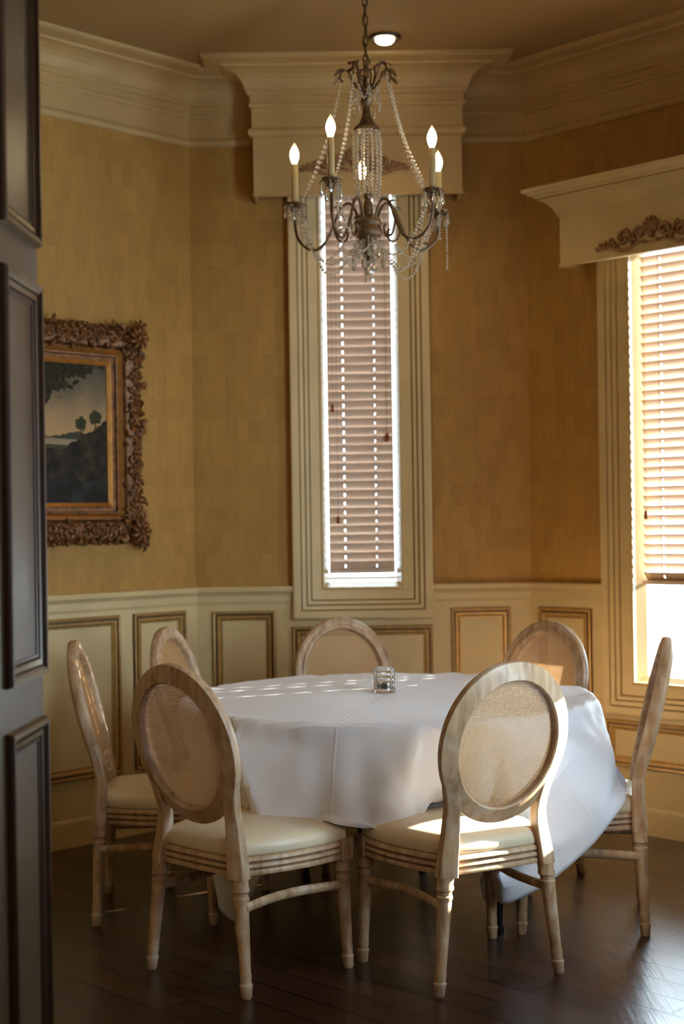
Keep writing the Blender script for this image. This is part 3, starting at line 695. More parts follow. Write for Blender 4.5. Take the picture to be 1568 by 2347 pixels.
#CLOTH_BEGIN
# settled linen: rows of the cloth grid, half millimetres, each x y z step from the point before it
CN = 76
CLOTH_ROWS = [
[-1082,-792,62,28,-16,46,29,-14,46,29,-14,47,25,-10,49,23,-13,50,24,-11,50,24,-12,49,23,-13,50,21,-14,51,20,-14,51,19,-14,52,16,-14,47,16,-16,43,11,-9,50,11,-8,51,-7,-33,43,-5,-32,43,11,-19,49,-19,-52,7,-7,-49,24,-11,-55,0,10,-47,-41,-23,-50,13,-29,-49,12,-29,-28,5,-18,-34,-49,46,1,-13,-9,-48,-3,19,-80,-14,29,-26,12,65,-35,-3,58,12,-22,97,0,-32,51,-18,27,-11,43,15,45,1,76,48,-12,29,52,-48,-10,59,-19,-9,66,27,-11,62,19,-17,52,-18,-20,47,-20,-25,77,-20,16,28,47,-37,1,95,-14,27,55,31,23,10,-1,11,-52,9,3,57,22,-19,60,-13,30,50,-7,25,52,-1,25,51,-5,26,49,-6,30,44,-14,35,36,-16,37,28,-17,34,33,-15,39,16,-31,45,5,-34,34,29,-33,37,-15,-40,21,30,-43,4,38,-41,43,8,-35,57,-1,-4,55,-6,-2,56,0,-7,11,-47,-30,-29,16,-45,-40,16,-37,-33,-3,-45,7,-18,-53,8,-21,-52,19,20,-49],
[-1128,-782,93,28,-18,46,28,-17,45,34,6,45,32,1,46,27,-9,49,23,-12,50,22,-14,50,20,-17,50,14,-21,50,16,-21,50,21,-10,51,22,-5,52,13,-18,52,1,-31,46,10,-11,49,10,-2,53,-10,-36,38,3,-31,43,-13,-50,17,-16,-54,-3,20,-38,-42,-7,-52,26,-22,-45,11,-26,-47,-33,-41,-30,29,11,-31,-34,11,-79,-42,18,-19,-1,1,-47,-3,24,-34,11,70,-3,-12,53,-20,-8,71,-5,-17,104,11,-36,65,-40,19,12,-12,33,19,11,71,47,-50,-20,53,-17,-19,61,32,-19,60,44,-19,54,14,-17,46,-55,29,36,22,-5,87,-37,12,27,87,-53,-7,102,10,3,43,18,56,4,20,55,-5,21,-32,42,16,19,56,23,34,40,-16,28,47,-10,26,48,-6,25,50,-2,32,42,-10,34,34,-15,37,26,-27,33,33,-31,39,19,-36,43,-7,-35,31,21,-42,6,38,-39,26,-16,-47,39,33,-26,21,-51,-14,54,-9,-6,56,8,3,-37,-5,-42,-27,-6,-50,-21,-12,-50,39,13,-39,1,-23,-51,22,11,-51,12,-7,-54],
[-1172,-767,126,27,-21,45,29,-16,46,33,-1,45,34,14,43,33,7,45,24,-12,49,21,-15,50,13,-24,49,14,-24,50,15,-21,50,17,-18,51,21,-8,51,24,2,51,-2,-33,46,-1,-31,46,12,-23,51,-4,0,54,-1,-35,41,-17,-53,0,16,-37,-48,0,-46,19,-7,-49,26,-25,-43,-20,14,-47,24,8,-55,-11,-21,-44,7,-45,-20,-68,27,-59,-7,42,-27,0,51,-50,-5,24,-30,-1,48,25,-23,53,-18,-9,54,-5,-14,97,15,-29,57,-24,-1,36,16,86,31,-34,1,49,-39,-1,67,20,-6,62,41,1,58,9,2,53,-36,11,57,-35,21,72,17,-37,22,17,-58,19,128,-1,7,30,-1,-6,58,10,69,30,45,35,-36,47,10,47,31,24,50,-2,27,48,-9,29,45,-9,30,45,-7,30,44,-8,35,32,-23,32,37,-27,37,21,-38,33,35,-28,42,4,-37,13,36,-40,27,-14,-45,-12,38,-39,41,-32,-24,46,-31,-11,28,-45,-19,50,-2,-24,-33,-6,-46,-44,0,-34,34,7,-44,34,4,-45,17,-4,-54,10,-7,-55,-22,-20,-47],
[-1208,-742,161,19,-32,42,28,-18,46,33,-6,45,33,12,44,34,4,45,31,19,43,23,-14,49,14,-23,49,11,-26,49,12,-24,49,15,-20,51,16,-18,51,22,-7,51,23,-1,51,-1,-33,46,-4,-32,46,-17,-40,34,-3,-21,55,-9,-55,-33,11,-39,-5,0,-56,-17,54,-15,-13,18,-43,-5,-32,-51,0,-29,-28,29,5,-47,38,-40,-50,-15,31,-33,-51,13,-47,0,38,-43,-20,61,-7,1,64,-13,78,57,-16,-4,39,-21,-86,88,26,-9,59,10,-6,28,-12,89,52,-29,3,54,-35,0,65,12,0,65,28,-3,59,-5,-2,58,-34,3,62,-5,10,57,-7,-7,27,-5,-126,28,57,2,-8,72,-2,28,96,-3,53,8,34,57,-13,62,-10,49,-12,32,45,8,35,43,11,33,45,10,31,45,0,30,47,0,31,45,-13,33,32,-31,30,40,-26,38,18,-37,28,38,-28,22,-11,-50,22,35,-37,-15,-25,-62,-20,-41,-13,38,-27,-15,69,-40,7,19,-14,-59,-47,20,-25,35,-10,-43,21,-7,-52,13,-5,-54,3,-4,-56,10,-6,-55,27,-4,-49],
[-1205,-706,203,-18,-40,36,19,-32,42,30,-12,46,34,3,45,34,8,44,29,29,38,30,3,48,4,-36,43,12,-25,49,13,-23,50,16,-18,51,18,-15,51,20,-9,52,23,-2,51,13,-19,52,-17,-43,31,-7,-34,46,-20,-40,38,-14,-57,-35,32,-34,-30,46,-4,-10,33,-35,-25,24,-31,-9,-38,-52,0,-38,-48,3,10,-54,37,-10,-26,68,-9,-73,-7,23,-51,12,52,-26,-7,46,2,-3,78,-10,31,58,-8,-9,52,-27,-18,64,1,-1,64,9,2,48,-1,27,49,-41,1,54,-27,1,63,11,0,61,17,0,58,-11,-3,56,-36,2,60,-16,4,57,17,-11,45,9,-45,37,6,-127,33,45,6,8,68,0,54,46,38,2,3,94,27,50,-13,33,49,9,34,47,12,35,47,10,31,49,-2,41,36,-20,35,40,-23,34,38,-25,30,39,-30,36,42,-23,30,19,-53,27,18,-49,20,10,-61,-21,14,-74,-12,-53,11,-2,-64,32,-6,-13,-31,48,-35,-23,-11,-20,-59,15,-10,-54,20,-6,-53,16,-6,-54,26,-5,-50,14,-6,-54,12,-6,-55],
[-1175,-691,249,-43,-18,32,-19,-39,35,19,-30,44,33,-6,45,34,5,45,31,25,40,28,28,39,18,-23,48,33,-11,45,-4,-29,48,3,-28,49,15,-19,51,16,-16,51,20,-11,52,26,6,49,15,-33,43,-7,-33,47,-20,-44,-31,-14,-44,13,61,-14,-34,28,-22,-21,-28,-91,-27,-10,-66,5,-17,-37,-3,-16,-39,4,22,-25,50,13,-26,97,-15,-78,-4,25,-57,9,74,1,-1,66,-12,18,56,-9,11,54,-18,-3,55,-19,-13,62,2,-2,62,6,3,50,-13,22,50,-34,4,55,-22,0,62,10,-1,60,14,-1,56,-14,-1,56,-26,-4,57,-11,-4,56,2,2,44,-3,-44,37,21,-46,41,42,-11,16,25,-122,58,24,68,42,42,57,22,43,-20,25,50,-10,29,51,6,38,46,3,38,43,22,43,39,17,29,50,-11,38,32,-31,31,36,-32,40,52,-16,26,35,-37,38,8,-63,19,9,-81,-42,14,-74,-9,-69,-7,15,-105,32,-13,-21,-24,7,-23,-45,28,17,-56,-15,-44,-31,12,-8,-55,27,-2,-49,7,-10,-55,15,-6,-54,17,-5,-53],
[-1147,-675,295,-42,-19,32,-44,-17,32,-19,-39,36,22,-27,44,34,-1,45,33,18,42,30,25,40,30,23,42,31,-13,45,28,-16,46,-11,-29,47,-7,-29,48,9,-24,50,20,-10,52,19,-11,51,13,-48,33,1,-49,2,26,-25,-65,-32,-33,11,56,-17,7,5,-40,-5,-36,-62,-7,18,-70,-3,-38,-49,35,29,-30,11,7,-43,108,-21,-57,23,15,-56,19,42,-23,10,54,9,2,84,-10,20,57,-14,8,57,-18,0,55,-21,-7,62,-4,-1,61,4,4,54,-11,15,50,-31,5,55,-21,1,60,6,0,60,10,-2,56,-13,-2,55,-28,-2,55,-23,-5,55,-8,-12,45,17,-32,41,17,-38,45,30,-15,30,25,-39,43,39,13,30,48,20,42,41,-18,44,35,-15,43,35,-13,37,35,-47,36,53,4,5,67,-18,56,29,20,52,22,20,31,48,-25,46,45,-17,50,41,-44,5,12,-65,9,14,-94,-4,6,-80,-36,-26,-29,-9,-78,39,13,-96,-38,7,26,-31,30,-43,-13,-10,-32,-45,1,-28,-50,5,-19,-52,24,1,-51,22,4,-52,24,9,-50],
[-1155,-637,336,-6,-42,37,-43,-17,32,-44,-17,32,-18,-39,36,25,-23,45,35,8,43,32,20,42,30,22,42,31,19,43,35,-4,44,31,-13,45,0,-31,47,-24,-22,46,-4,-28,49,7,-38,41,24,-43,-20,-5,-32,42,16,-40,-61,-50,-38,-2,29,-45,0,13,-50,2,8,-36,7,4,-72,5,32,-17,88,12,-52,73,9,-34,45,-30,-76,20,32,-37,8,60,3,8,80,-8,26,54,-11,8,55,-11,7,55,-17,2,55,-20,-3,59,-7,1,60,-1,5,54,-12,11,51,-27,5,55,-19,2,60,3,0,59,6,-2,56,-13,-4,54,-24,-3,56,-18,-8,52,2,-22,52,-5,-21,47,15,-32,39,37,-20,40,23,-31,48,29,3,50,27,-5,39,39,-11,41,36,-12,40,38,-15,31,44,-24,46,15,-61,1,52,-16,39,46,-10,-27,80,7,68,-7,12,64,29,0,30,44,-24,36,33,-15,8,21,-137,-35,17,-125,4,-41,12,26,-104,22,-27,41,-38,42,-30,-46,-10,-20,-46,11,-36,-43,20,-36,-39,18,-38,-38,17,-42,-34,26,18,-47,24,17,-48],
[-1199,-643,371,34,1,44,-11,-41,37,-44,-14,31,-43,-17,32,-17,-40,37,30,-16,44,34,11,43,31,21,42,31,21,43,33,15,43,35,1,44,34,-6,44,21,-37,37,8,-41,38,3,-33,46,-39,-39,8,37,-26,30,-27,-56,-11,12,-53,-31,-3,-38,39,-22,-64,-26,-15,-46,-18,47,-46,112,21,-32,41,14,-36,36,-4,-35,46,-25,-89,11,58,-16,13,41,7,-2,89,-5,38,58,-13,7,57,-14,8,57,-16,4,55,-21,0,58,-10,2,59,-6,6,54,-14,10,53,-25,4,55,-16,3,60,0,-1,58,3,-3,56,-12,-4,56,-19,-6,56,-12,-9,54,-9,-19,54,-9,-18,47,13,-34,38,40,-21,42,23,-27,48,30,-4,45,34,-8,41,36,-12,39,37,-13,39,38,-18,44,27,-24,42,18,-37,24,31,-85,25,24,-21,11,46,-2,-36,74,-7,62,53,-14,25,21,-8,57,-10,8,-3,45,-18,-3,20,-129,45,-56,-102,90,-194,25,-19,27,-31,-72,63,-18,23,-16,-40,25,-23,-47,26,-27,-43,23,-27,-44,18,-40,-35,26,9,-49,24,22,-46],
[-1243,-636,406,34,-10,44,34,-1,44,-16,-40,36,-45,-12,31,-43,-17,32,-13,-40,37,33,-9,45,33,14,43,31,21,42,32,18,43,33,13,44,35,-3,43,33,-17,43,28,-30,39,-27,-41,28,-14,-44,33,10,-54,14,34,-45,6,-21,-51,-11,21,-43,32,-10,-58,7,-7,-57,17,16,-34,44,17,-35,38,22,-37,34,-51,-51,43,5,-48,31,61,-1,-2,96,-18,23,56,-10,13,57,-7,6,57,-13,9,56,-16,5,55,-22,4,58,-11,3,57,-12,9,54,-20,8,54,-23,3,56,-14,4,58,-2,0,59,-1,-4,57,-9,-6,56,-13,-7,57,-11,-11,51,-12,-17,57,-11,-22,51,6,-28,33,48,-23,47,19,-24,48,26,-9,45,31,-10,42,34,-14,41,33,-15,44,25,-25,44,12,-33,40,26,-29,27,28,-42,16,17,-94,35,30,-14,28,53,-15,11,35,-5,13,59,-21,26,-4,40,27,5,-91,28,-40,-12,45,-20,-122,43,-82,-23,-2,-19,-45,-96,44,4,14,-9,-42,49,-5,-24,25,-29,-43,30,-18,-43,34,-12,-44,25,18,-46,25,16,-48],
[-1217,-611,449,-35,-26,36,32,-14,43,34,-1,45,-20,-39,35,-46,-10,32,-44,-15,31,-6,-41,38,34,-4,45,33,15,43,31,20,42,31,18,43,35,8,44,34,-11,43,31,-23,41,27,-31,39,6,-51,24,-1,-52,20,-32,-46,-8,-4,-56,9,17,-46,28,2,-54,16,3,-52,20,18,-34,40,18,-34,40,7,-40,32,-35,-64,42,19,-33,25,48,22,-1,99,-26,29,60,-12,10,58,-14,11,58,-12,10,59,-15,5,53,-29,7,51,-25,14,60,-15,5,61,-23,-1,53,-16,4,48,-16,6,64,-4,5,63,-4,-8,53,-3,-7,59,-1,-9,57,-4,-13,52,-17,-18,51,-23,-12,66,6,-30,22,53,-27,51,12,-22,49,24,-12,47,27,-13,45,29,-16,44,26,-20,45,20,-28,37,32,-28,33,36,-29,36,-3,-44,21,25,-46,22,14,-102,39,32,-16,5,50,48,14,46,-17,20,-46,-21,55,-56,8,83,-64,-67,12,-11,-26,4,1,-146,-11,41,-41,-59,5,-20,2,37,-29,36,-37,-14,41,-6,-39,37,6,-44,30,8,-47,31,-3,-47,26,19,-47],
[-1185,-597,493,-38,-21,36,-38,-21,35,31,-19,43,33,1,45,-25,-37,35,-46,-10,31,-45,-13,30,1,-39,41,35,-2,44,33,16,43,32,17,43,30,21,43,35,-1,44,33,-17,41,29,-29,40,12,-47,28,-2,-53,19,-27,-50,-2,1,-54,14,19,-46,27,7,-52,20,11,-50,24,21,-35,38,26,-31,40,-27,-61,29,-9,-51,60,50,9,-7,89,-25,30,57,-16,12,51,-16,15,47,-29,23,51,-31,16,51,-17,14,47,-31,12,66,-9,12,50,-21,4,64,-15,-1,67,-18,-7,44,-10,9,64,-11,-1,56,-11,-2,65,-5,-7,56,-8,-11,54,-4,-19,62,6,-24,54,-2,-16,69,-6,-18,23,52,-38,51,12,-22,50,23,-15,49,21,-15,46,26,-19,44,25,-23,40,31,-27,37,31,-28,38,-1,-41,24,41,-31,32,6,-46,20,23,-48,30,6,-82,3,52,64,28,24,-51,21,-42,-28,-16,-68,-1,96,-19,-33,43,-3,-10,31,8,-108,-2,25,-93,4,-24,-45,-52,24,-35,38,-10,-7,50,17,-32,35,2,-44,29,15,-46,30,9,-47,28,10,-48],
[-1156,-577,538,-32,-31,34,-40,-18,36,-41,-14,35,27,-27,42,31,7,46,-28,-35,35,-47,-11,30,-46,-12,29,12,-33,43,35,-5,44,33,16,43,30,20,43,32,16,43,35,-10,43,30,-25,41,18,-42,32,-2,-53,19,-20,-53,3,4,-53,18,21,-44,27,11,-51,23,16,-46,27,23,-37,37,28,-24,39,-41,-70,20,17,-39,42,53,24,6,80,-50,57,56,-19,15,53,-24,19,55,-20,10,58,-16,4,58,-15,7,52,-15,5,67,-11,2,67,0,-23,54,-14,0,55,-13,0,55,-13,0,55,-13,0,57,-19,13,53,-13,2,56,-18,1,52,-17,-3,64,-15,-10,68,-11,-10,51,2,-23,44,20,-47,45,33,-22,46,33,-13,52,13,-17,46,20,-22,40,32,-24,41,28,-27,41,3,-39,26,40,-29,37,0,-43,18,42,-33,29,9,-46,17,3,-51,15,50,20,23,2,-49,8,-34,-41,26,4,-31,6,-51,-12,68,-35,-21,47,20,-46,8,24,-84,9,-25,-49,14,36,-61,19,-11,-27,44,20,-35,31,9,-46,32,9,-46,29,13,-46,27,15,-47],
[-1131,-554,582,-38,-25,34,-26,-35,35,-38,-21,35,-44,-7,35,21,-32,41,28,14,47,-32,-31,34,-49,-4,27,-40,-23,33,22,-26,45,34,-9,44,27,28,40,34,8,44,34,7,44,32,-18,42,24,-37,36,0,-52,20,-14,-54,9,6,-53,19,24,-41,28,13,-49,25,22,-43,29,23,-36,37,21,-25,40,-14,-86,53,53,-20,-7,53,-17,58,48,-20,22,66,-2,3,63,-10,1,66,-4,-21,55,-13,0,55,-13,0,54,-13,0,55,-14,0,55,-13,0,55,-13,0,54,-13,0,55,-13,0,55,-13,0,55,-13,0,54,-14,0,55,-13,0,55,-13,0,55,-13,0,62,-20,15,55,-21,0,53,-24,-11,46,4,-24,63,17,-48,50,37,-12,32,48,-18,45,28,-24,44,8,-34,34,32,-31,36,2,-43,21,44,-28,36,9,-42,31,23,-40,9,-18,-52,19,42,7,14,-13,-53,18,-32,-36,15,-4,-54,36,-20,-22,62,8,-24,22,-13,-51,13,6,-59,21,21,-48,9,15,-56,48,0,-32,39,10,-39,29,29,-38,28,17,-45,31,6,-46,26,18,-47],
[-1101,-556,630,-48,6,30,-28,-34,35,-26,-35,36,-38,-23,34,-49,-1,28,15,-26,46,29,13,46,-40,-22,34,-50,-4,25,-25,-33,38,28,-20,45,33,-13,44,24,32,40,35,-6,44,34,2,45,28,-30,38,6,-51,24,-9,-54,12,6,-51,21,28,-39,29,14,-47,26,27,-38,32,1,-52,36,22,-35,48,30,-19,47,58,-44,5,56,-13,19,77,10,-23,55,-13,0,54,-13,0,55,-13,0,55,-13,0,55,-13,0,54,-14,0,55,-13,0,55,-13,0,55,-13,0,54,-13,0,55,-13,0,55,-14,0,55,-13,0,55,-13,0,54,-13,0,55,-13,0,55,-13,0,55,-13,0,54,-14,0,55,-13,0,48,-30,18,73,-22,-12,70,4,-15,28,24,-60,42,44,-16,35,44,-18,38,5,-42,21,41,-32,38,26,-32,35,-1,-43,32,24,-38,-5,-31,-48,28,12,-29,18,-11,-49,28,-9,-37,33,3,-40,51,12,-55,28,-31,-12,30,11,-48,15,31,-45,17,28,-44,23,6,-51,36,6,-40,38,9,-40,35,8,-43,22,32,-40,31,9,-46,28,16,-47],
[-1111,-510,661,-8,-32,46,-47,-7,31,-27,-34,35,-23,-36,37,-44,-17,30,-52,2,20,17,-15,52,26,4,49,-45,-15,30,-47,-13,29,-8,-37,42,30,-16,44,31,-16,44,25,30,41,32,-19,42,34,-6,44,14,-46,29,-6,-54,14,10,-50,25,30,-37,30,11,-51,26,4,-57,36,25,-35,48,35,-26,34,61,-9,17,73,0,-22,55,-13,0,55,-13,0,55,-13,0,55,-13,0,54,-13,0,55,-14,0,55,-13,0,55,-13,0,54,-13,0,55,-13,0,55,-13,0,55,-13,0,54,-14,0,55,-13,0,55,-13,0,55,-13,0,54,-13,0,55,-13,0,55,-13,0,55,-14,0,54,-13,0,55,-13,0,55,-13,0,55,-13,0,60,-20,18,58,-30,-14,52,12,-28,39,32,-45,23,53,-25,33,24,-38,34,35,-28,25,-29,-45,33,7,-43,18,-4,-51,27,-1,-43,25,0,-49,50,9,-42,31,16,-43,33,12,-42,23,-35,-12,27,21,-45,8,38,-40,23,20,-47,25,8,-50,35,9,-42,36,11,-42,37,3,-42,24,28,-41,29,14,-46,29,13,-47],
[-1144,-470,684,8,-25,49,-5,-29,49,-26,-35,35,-34,-27,36,-39,-24,33,-51,-8,24,-50,-7,24,26,2,50,20,-9,52,-49,-9,27,-35,-26,35,3,-36,43,36,-8,43,23,-24,45,29,23,42,25,-33,38,32,-20,42,-4,-54,16,14,-47,27,7,-55,25,5,-55,40,34,-33,47,41,-22,19,78,10,-11,55,-13,0,55,-13,0,54,-13,0,55,-13,0,55,-13,0,55,-14,0,54,-13,0,55,-13,0,55,-13,0,55,-13,0,54,-13,0,55,-13,0,55,-14,0,55,-13,0,55,-13,0,54,-13,0,55,-13,0,55,-13,0,55,-13,0,54,-14,0,55,-13,0,55,-13,0,55,-13,0,54,-13,0,55,-13,0,55,-13,0,55,-14,0,54,-13,0,62,-24,14,61,-12,-17,32,22,-59,17,55,-25,38,-1,-37,39,-7,-44,36,5,-45,24,4,-49,32,16,-46,27,12,-44,33,15,-43,28,9,-45,31,18,-42,27,-44,-13,19,30,-44,10,37,-41,27,12,-47,26,9,-49,34,11,-44,34,13,-42,37,1,-42,28,24,-43,28,15,-46,29,14,-46],
[-1153,-421,710,-9,-30,47,-7,-30,47,1,-33,46,-31,-28,37,-35,-26,36,-40,-22,33,-53,3,18,-37,-23,36,27,8,49,15,-17,51,-49,-9,27,-20,-34,40,11,-33,44,37,-3,42,15,-30,45,37,8,43,11,-47,28,15,-41,35,-9,-62,22,21,-41,51,32,-43,31,49,-7,15,75,8,-19,54,-13,0,55,-13,0,55,-13,0,55,-13,0,54,-13,0,55,-14,0,55,-13,0,55,-13,0,54,-13,0,55,-13,0,55,-13,0,55,-14,0,54,-13,0,55,-13,0,55,-13,0,55,-13,0,54,-13,0,55,-13,0,55,-14,0,55,-13,0,54,-13,0,55,-13,0,55,-13,0,55,-13,0,55,-13,0,54,-14,0,55,-13,0,55,-13,0,55,-13,0,54,-13,0,58,-17,14,58,-26,-11,37,13,-63,42,11,-30,31,8,-41,36,21,-36,21,10,-50,29,16,-44,27,10,-48,32,10,-45,29,13,-45,30,16,-44,32,-41,-18,9,39,-40,19,26,-45,28,11,-47,28,10,-48,32,13,-44,33,13,-43,37,3,-42,29,18,-44,30,15,-46,28,15,-46],
[-1148,-374,741,-4,-31,47,-3,-31,47,-19,-30,44,-34,-27,36,-33,-27,36,-47,-19,24,-22,-23,47,-52,-2,20,-23,-29,43,27,10,48,11,-24,50,-46,-12,30,-5,-36,43,14,-32,44,37,0,42,8,-41,38,27,-23,43,-9,-57,28,22,-40,45,34,-25,27,56,-14,13,70,2,-22,55,-13,0,54,-13,0,55,-13,0,55,-13,0,55,-14,0,54,-13,0,55,-13,0,55,-13,0,55,-13,0,55,-13,0,54,-13,0,55,-14,0,55,-13,0,55,-13,0,54,-13,0,55,-13,0,55,-13,0,55,-13,0,54,-14,0,55,-13,0,55,-13,0,55,-13,0,54,-13,0,55,-13,0,55,-14,0,55,-13,0,54,-13,0,55,-13,0,55,-13,0,55,-13,0,54,-13,0,55,-14,0,55,-17,13,58,-29,-8,46,8,-36,32,10,-51,39,15,-38,27,3,-58,29,16,-46,25,12,-42,30,12,-46,29,13,-45,31,14,-45,36,-33,-25,4,41,-38,24,19,-47,29,10,-47,27,11,-47,32,13,-45,32,14,-43,37,4,-43,31,15,-44,30,14,-46,27,19,-45],
[-1140,-328,773,-6,-31,46,-10,-30,47,-31,-28,37,-38,-27,33,-36,-26,33,-25,-27,43,-47,-17,25,-13,-21,51,-49,-10,26,-11,-29,47,28,6,48,9,-26,49,-42,-18,33,15,-32,44,7,-34,44,33,-16,43,-5,-47,38,17,-40,40,43,-20,26,59,-9,11,61,-7,-23,55,-13,0,55,-13,0,55,-13,0,54,-14,0,55,-13,0,55,-13,0,55,-13,0,54,-13,0,55,-13,0,55,-13,0,55,-14,0,54,-13,0,55,-13,0,55,-13,0,55,-13,0,54,-13,0,55,-13,0,55,-14,0,55,-13,0,55,-13,0,54,-13,0,55,-13,0,55,-13,0,55,-13,0,54,-14,0,55,-13,0,55,-13,0,55,-13,0,54,-13,0,55,-13,0,55,-13,0,55,-14,0,54,-13,0,55,-13,0,51,-18,10,64,-24,-3,38,7,-47,41,3,-38,28,7,-51,30,14,-43,28,7,-51,30,10,-46,30,10,-46,31,11,-46,36,-21,-29,7,38,-40,27,12,-48,28,11,-47,28,12,-47,31,13,-45,33,14,-43,35,6,-43,32,13,-44,28,17,-46,25,22,-45],
[-1136,-281,804,-7,-31,47,-24,-29,42,-33,-28,36,-41,-26,28,-38,-26,33,-28,-27,41,-19,-26,46,-48,-15,26,-6,-21,52,-43,-17,32,-3,-27,49,27,-1,50,9,-27,48,-33,-28,36,22,-26,44,6,-36,44,11,-37,44,45,-20,20,60,-11,8,57,-9,-16,54,-13,0,55,-13,0,55,-13,0,55,-14,0,54,-13,0,55,-13,0,55,-13,0,55,-13,0,55,-13,0,54,-13,0,55,-14,0,55,-13,0,55,-13,0,54,-13,0,55,-13,0,55,-13,0,55,-14,0,54,-13,0,55,-13,0,55,-13,0,55,-13,0,54,-13,0,55,-13,0,55,-14,0,55,-13,0,54,-13,0,55,-13,0,55,-13,0,55,-13,0,54,-13,0,55,-14,0,55,-13,0,55,-13,0,55,-13,0,54,-13,0,55,-13,0,56,-19,10,59,-26,-4,34,14,-53,35,1,-38,37,-1,-44,27,11,-52,30,9,-50,28,11,-45,32,9,-43,38,-19,-34,11,33,-43,28,9,-47,29,10,-47,29,10,-47,31,12,-45,32,15,-44,35,9,-43,33,12,-45,25,21,-45,21,28,-45],
[-1136,-234,834,-13,-30,46,-29,-28,39,-39,-27,31,-39,-27,31,-39,-26,32,-32,-27,37,-20,-26,46,-16,-25,47,-46,-15,30,-2,-21,52,-35,-23,38,2,-26,49,25,-8,50,8,-29,48,-23,-34,38,14,-30,48,44,-21,26,56,-13,4,56,-11,-12,55,-13,0,55,-13,0,54,-14,0,55,-13,0,55,-13,0,55,-13,0,54,-13,0,55,-13,0,55,-13,0,55,-14,0,54,-13,0,55,-13,0,55,-13,0,55,-13,0,54,-13,0,55,-13,0,55,-14,0,55,-13,0,54,-13,0,55,-13,0,55,-13,0,55,-13,0,55,-14,0,54,-13,0,55,-13,0,55,-13,0,55,-13,0,54,-13,0,55,-13,0,55,-14,0,55,-13,0,54,-13,0,55,-13,0,55,-13,0,55,-13,0,54,-13,0,55,-14,0,55,-13,0,57,-20,14,60,-26,-13,27,17,-56,30,7,-41,42,-17,-36,28,9,-55,28,14,-47,31,9,-46,39,-13,-38,14,30,-45,30,7,-46,29,10,-47,30,8,-46,32,9,-46,33,12,-44,38,6,-42,29,18,-46,18,29,-44,23,25,-45],
[-1135,-187,865,-27,-28,41,-36,-28,32,-40,-27,30,-32,-27,38,-35,-27,35,-37,-26,32,-29,-27,41,-12,-24,49,-14,-25,49,-43,-16,32,1,-22,52,-25,-26,43,3,-27,50,22,-15,49,-10,-33,48,34,-22,39,54,-14,1,55,-12,-12,55,-13,0,55,-14,0,55,-13,0,55,-13,0,54,-13,0,55,-13,0,55,-13,0,55,-13,0,54,-14,0,55,-13,0,55,-13,0,55,-13,0,54,-13,0,55,-13,0,55,-13,0,55,-14,0,54,-13,0,55,-13,0,55,-13,0,55,-13,0,54,-13,0,55,-13,0,55,-14,0,55,-13,0,54,-13,0,55,-13,0,55,-13,0,55,-13,0,55,-13,0,54,-14,0,55,-13,0,55,-13,0,55,-13,0,54,-13,0,55,-13,0,55,-14,0,55,-13,0,54,-13,0,55,-13,0,55,-13,0,58,-23,14,53,-16,-24,18,20,-61,31,0,-42,46,-17,-30,34,0,-49,29,12,-49,36,-5,-41,21,22,-47,30,8,-46,29,10,-47,31,8,-47,32,9,-45,32,12,-44,39,5,-43,21,27,-43,14,32,-46,32,13,-44],
[-1147,-138,891,-36,-28,33,-39,-28,29,-40,-28,30,-29,-26,41,-28,-27,40,-32,-27,37,-35,-26,36,-23,-27,44,-6,-22,51,-14,-25,49,-38,-18,37,4,-22,51,-14,-28,47,5,-25,51,17,-23,49,53,-15,12,55,-12,-14,55,-13,0,54,-14,0,55,-13,0,55,-13,0,55,-13,0,54,-13,0,55,-13,0,55,-14,0,55,-13,0,54,-13,0,55,-13,0,55,-13,0,55,-13,0,54,-13,0,55,-14,0,55,-13,0,55,-13,0,55,-13,0,54,-13,0,55,-13,0,55,-13,0,55,-14,0,54,-13,0,55,-13,0,55,-13,0,55,-13,0,54,-13,0,55,-13,0,55,-14,0,55,-13,0,54,-13,0,55,-13,0,55,-13,0,55,-13,0,54,-13,0,55,-14,0,55,-13,0,55,-13,0,54,-13,0,55,-13,0,55,-13,0,55,-13,0,62,-27,13,41,-8,-41,9,23,-61,36,-5,-44,50,-21,-25,40,-6,-41,30,8,-49,28,13,-47,30,8,-47,29,10,-47,31,9,-46,32,7,-45,35,8,-44,29,19,-44,12,35,-42,21,24,-46,39,0,-40],
[-1168,-90,911,-38,-28,29,-42,-28,26,-31,-27,39,-36,-27,34,-27,-26,41,-30,-27,40,-27,-26,41,-26,-27,42,-18,-25,47,-3,-21,53,-12,-24,49,-33,-23,40,3,-23,52,2,-26,51,43,-16,32,54,-13,-13,55,-14,0,55,-13,0,55,-13,0,54,-13,0,55,-13,0,55,-13,0,55,-13,0,54,-14,0,55,-13,0,55,-13,0,55,-13,0,54,-13,0,55,-13,0,55,-13,0,55,-14,0,54,-13,0,55,-13,0,55,-13,0,55,-13,0,54,-13,0,55,-13,0,55,-14,0,55,-13,0,54,-13,0,55,-13,0,55,-13,0,55,-13,0,55,-14,0,54,-13,0,55,-13,0,55,-13,0,55,-13,0,54,-13,0,55,-13,0,55,-14,0,55,-13,0,54,-13,0,55,-13,0,55,-13,0,55,-13,0,54,-13,0,55,-14,0,55,-13,0,55,-13,0,62,-30,4,23,8,-58,16,13,-55,43,-12,-35,45,-10,-34,44,-13,-34,35,2,-47,27,13,-49,31,8,-47,31,9,-46,32,6,-45,32,14,-45,24,24,-44,3,41,-40,34,9,-43,40,-7,-38],
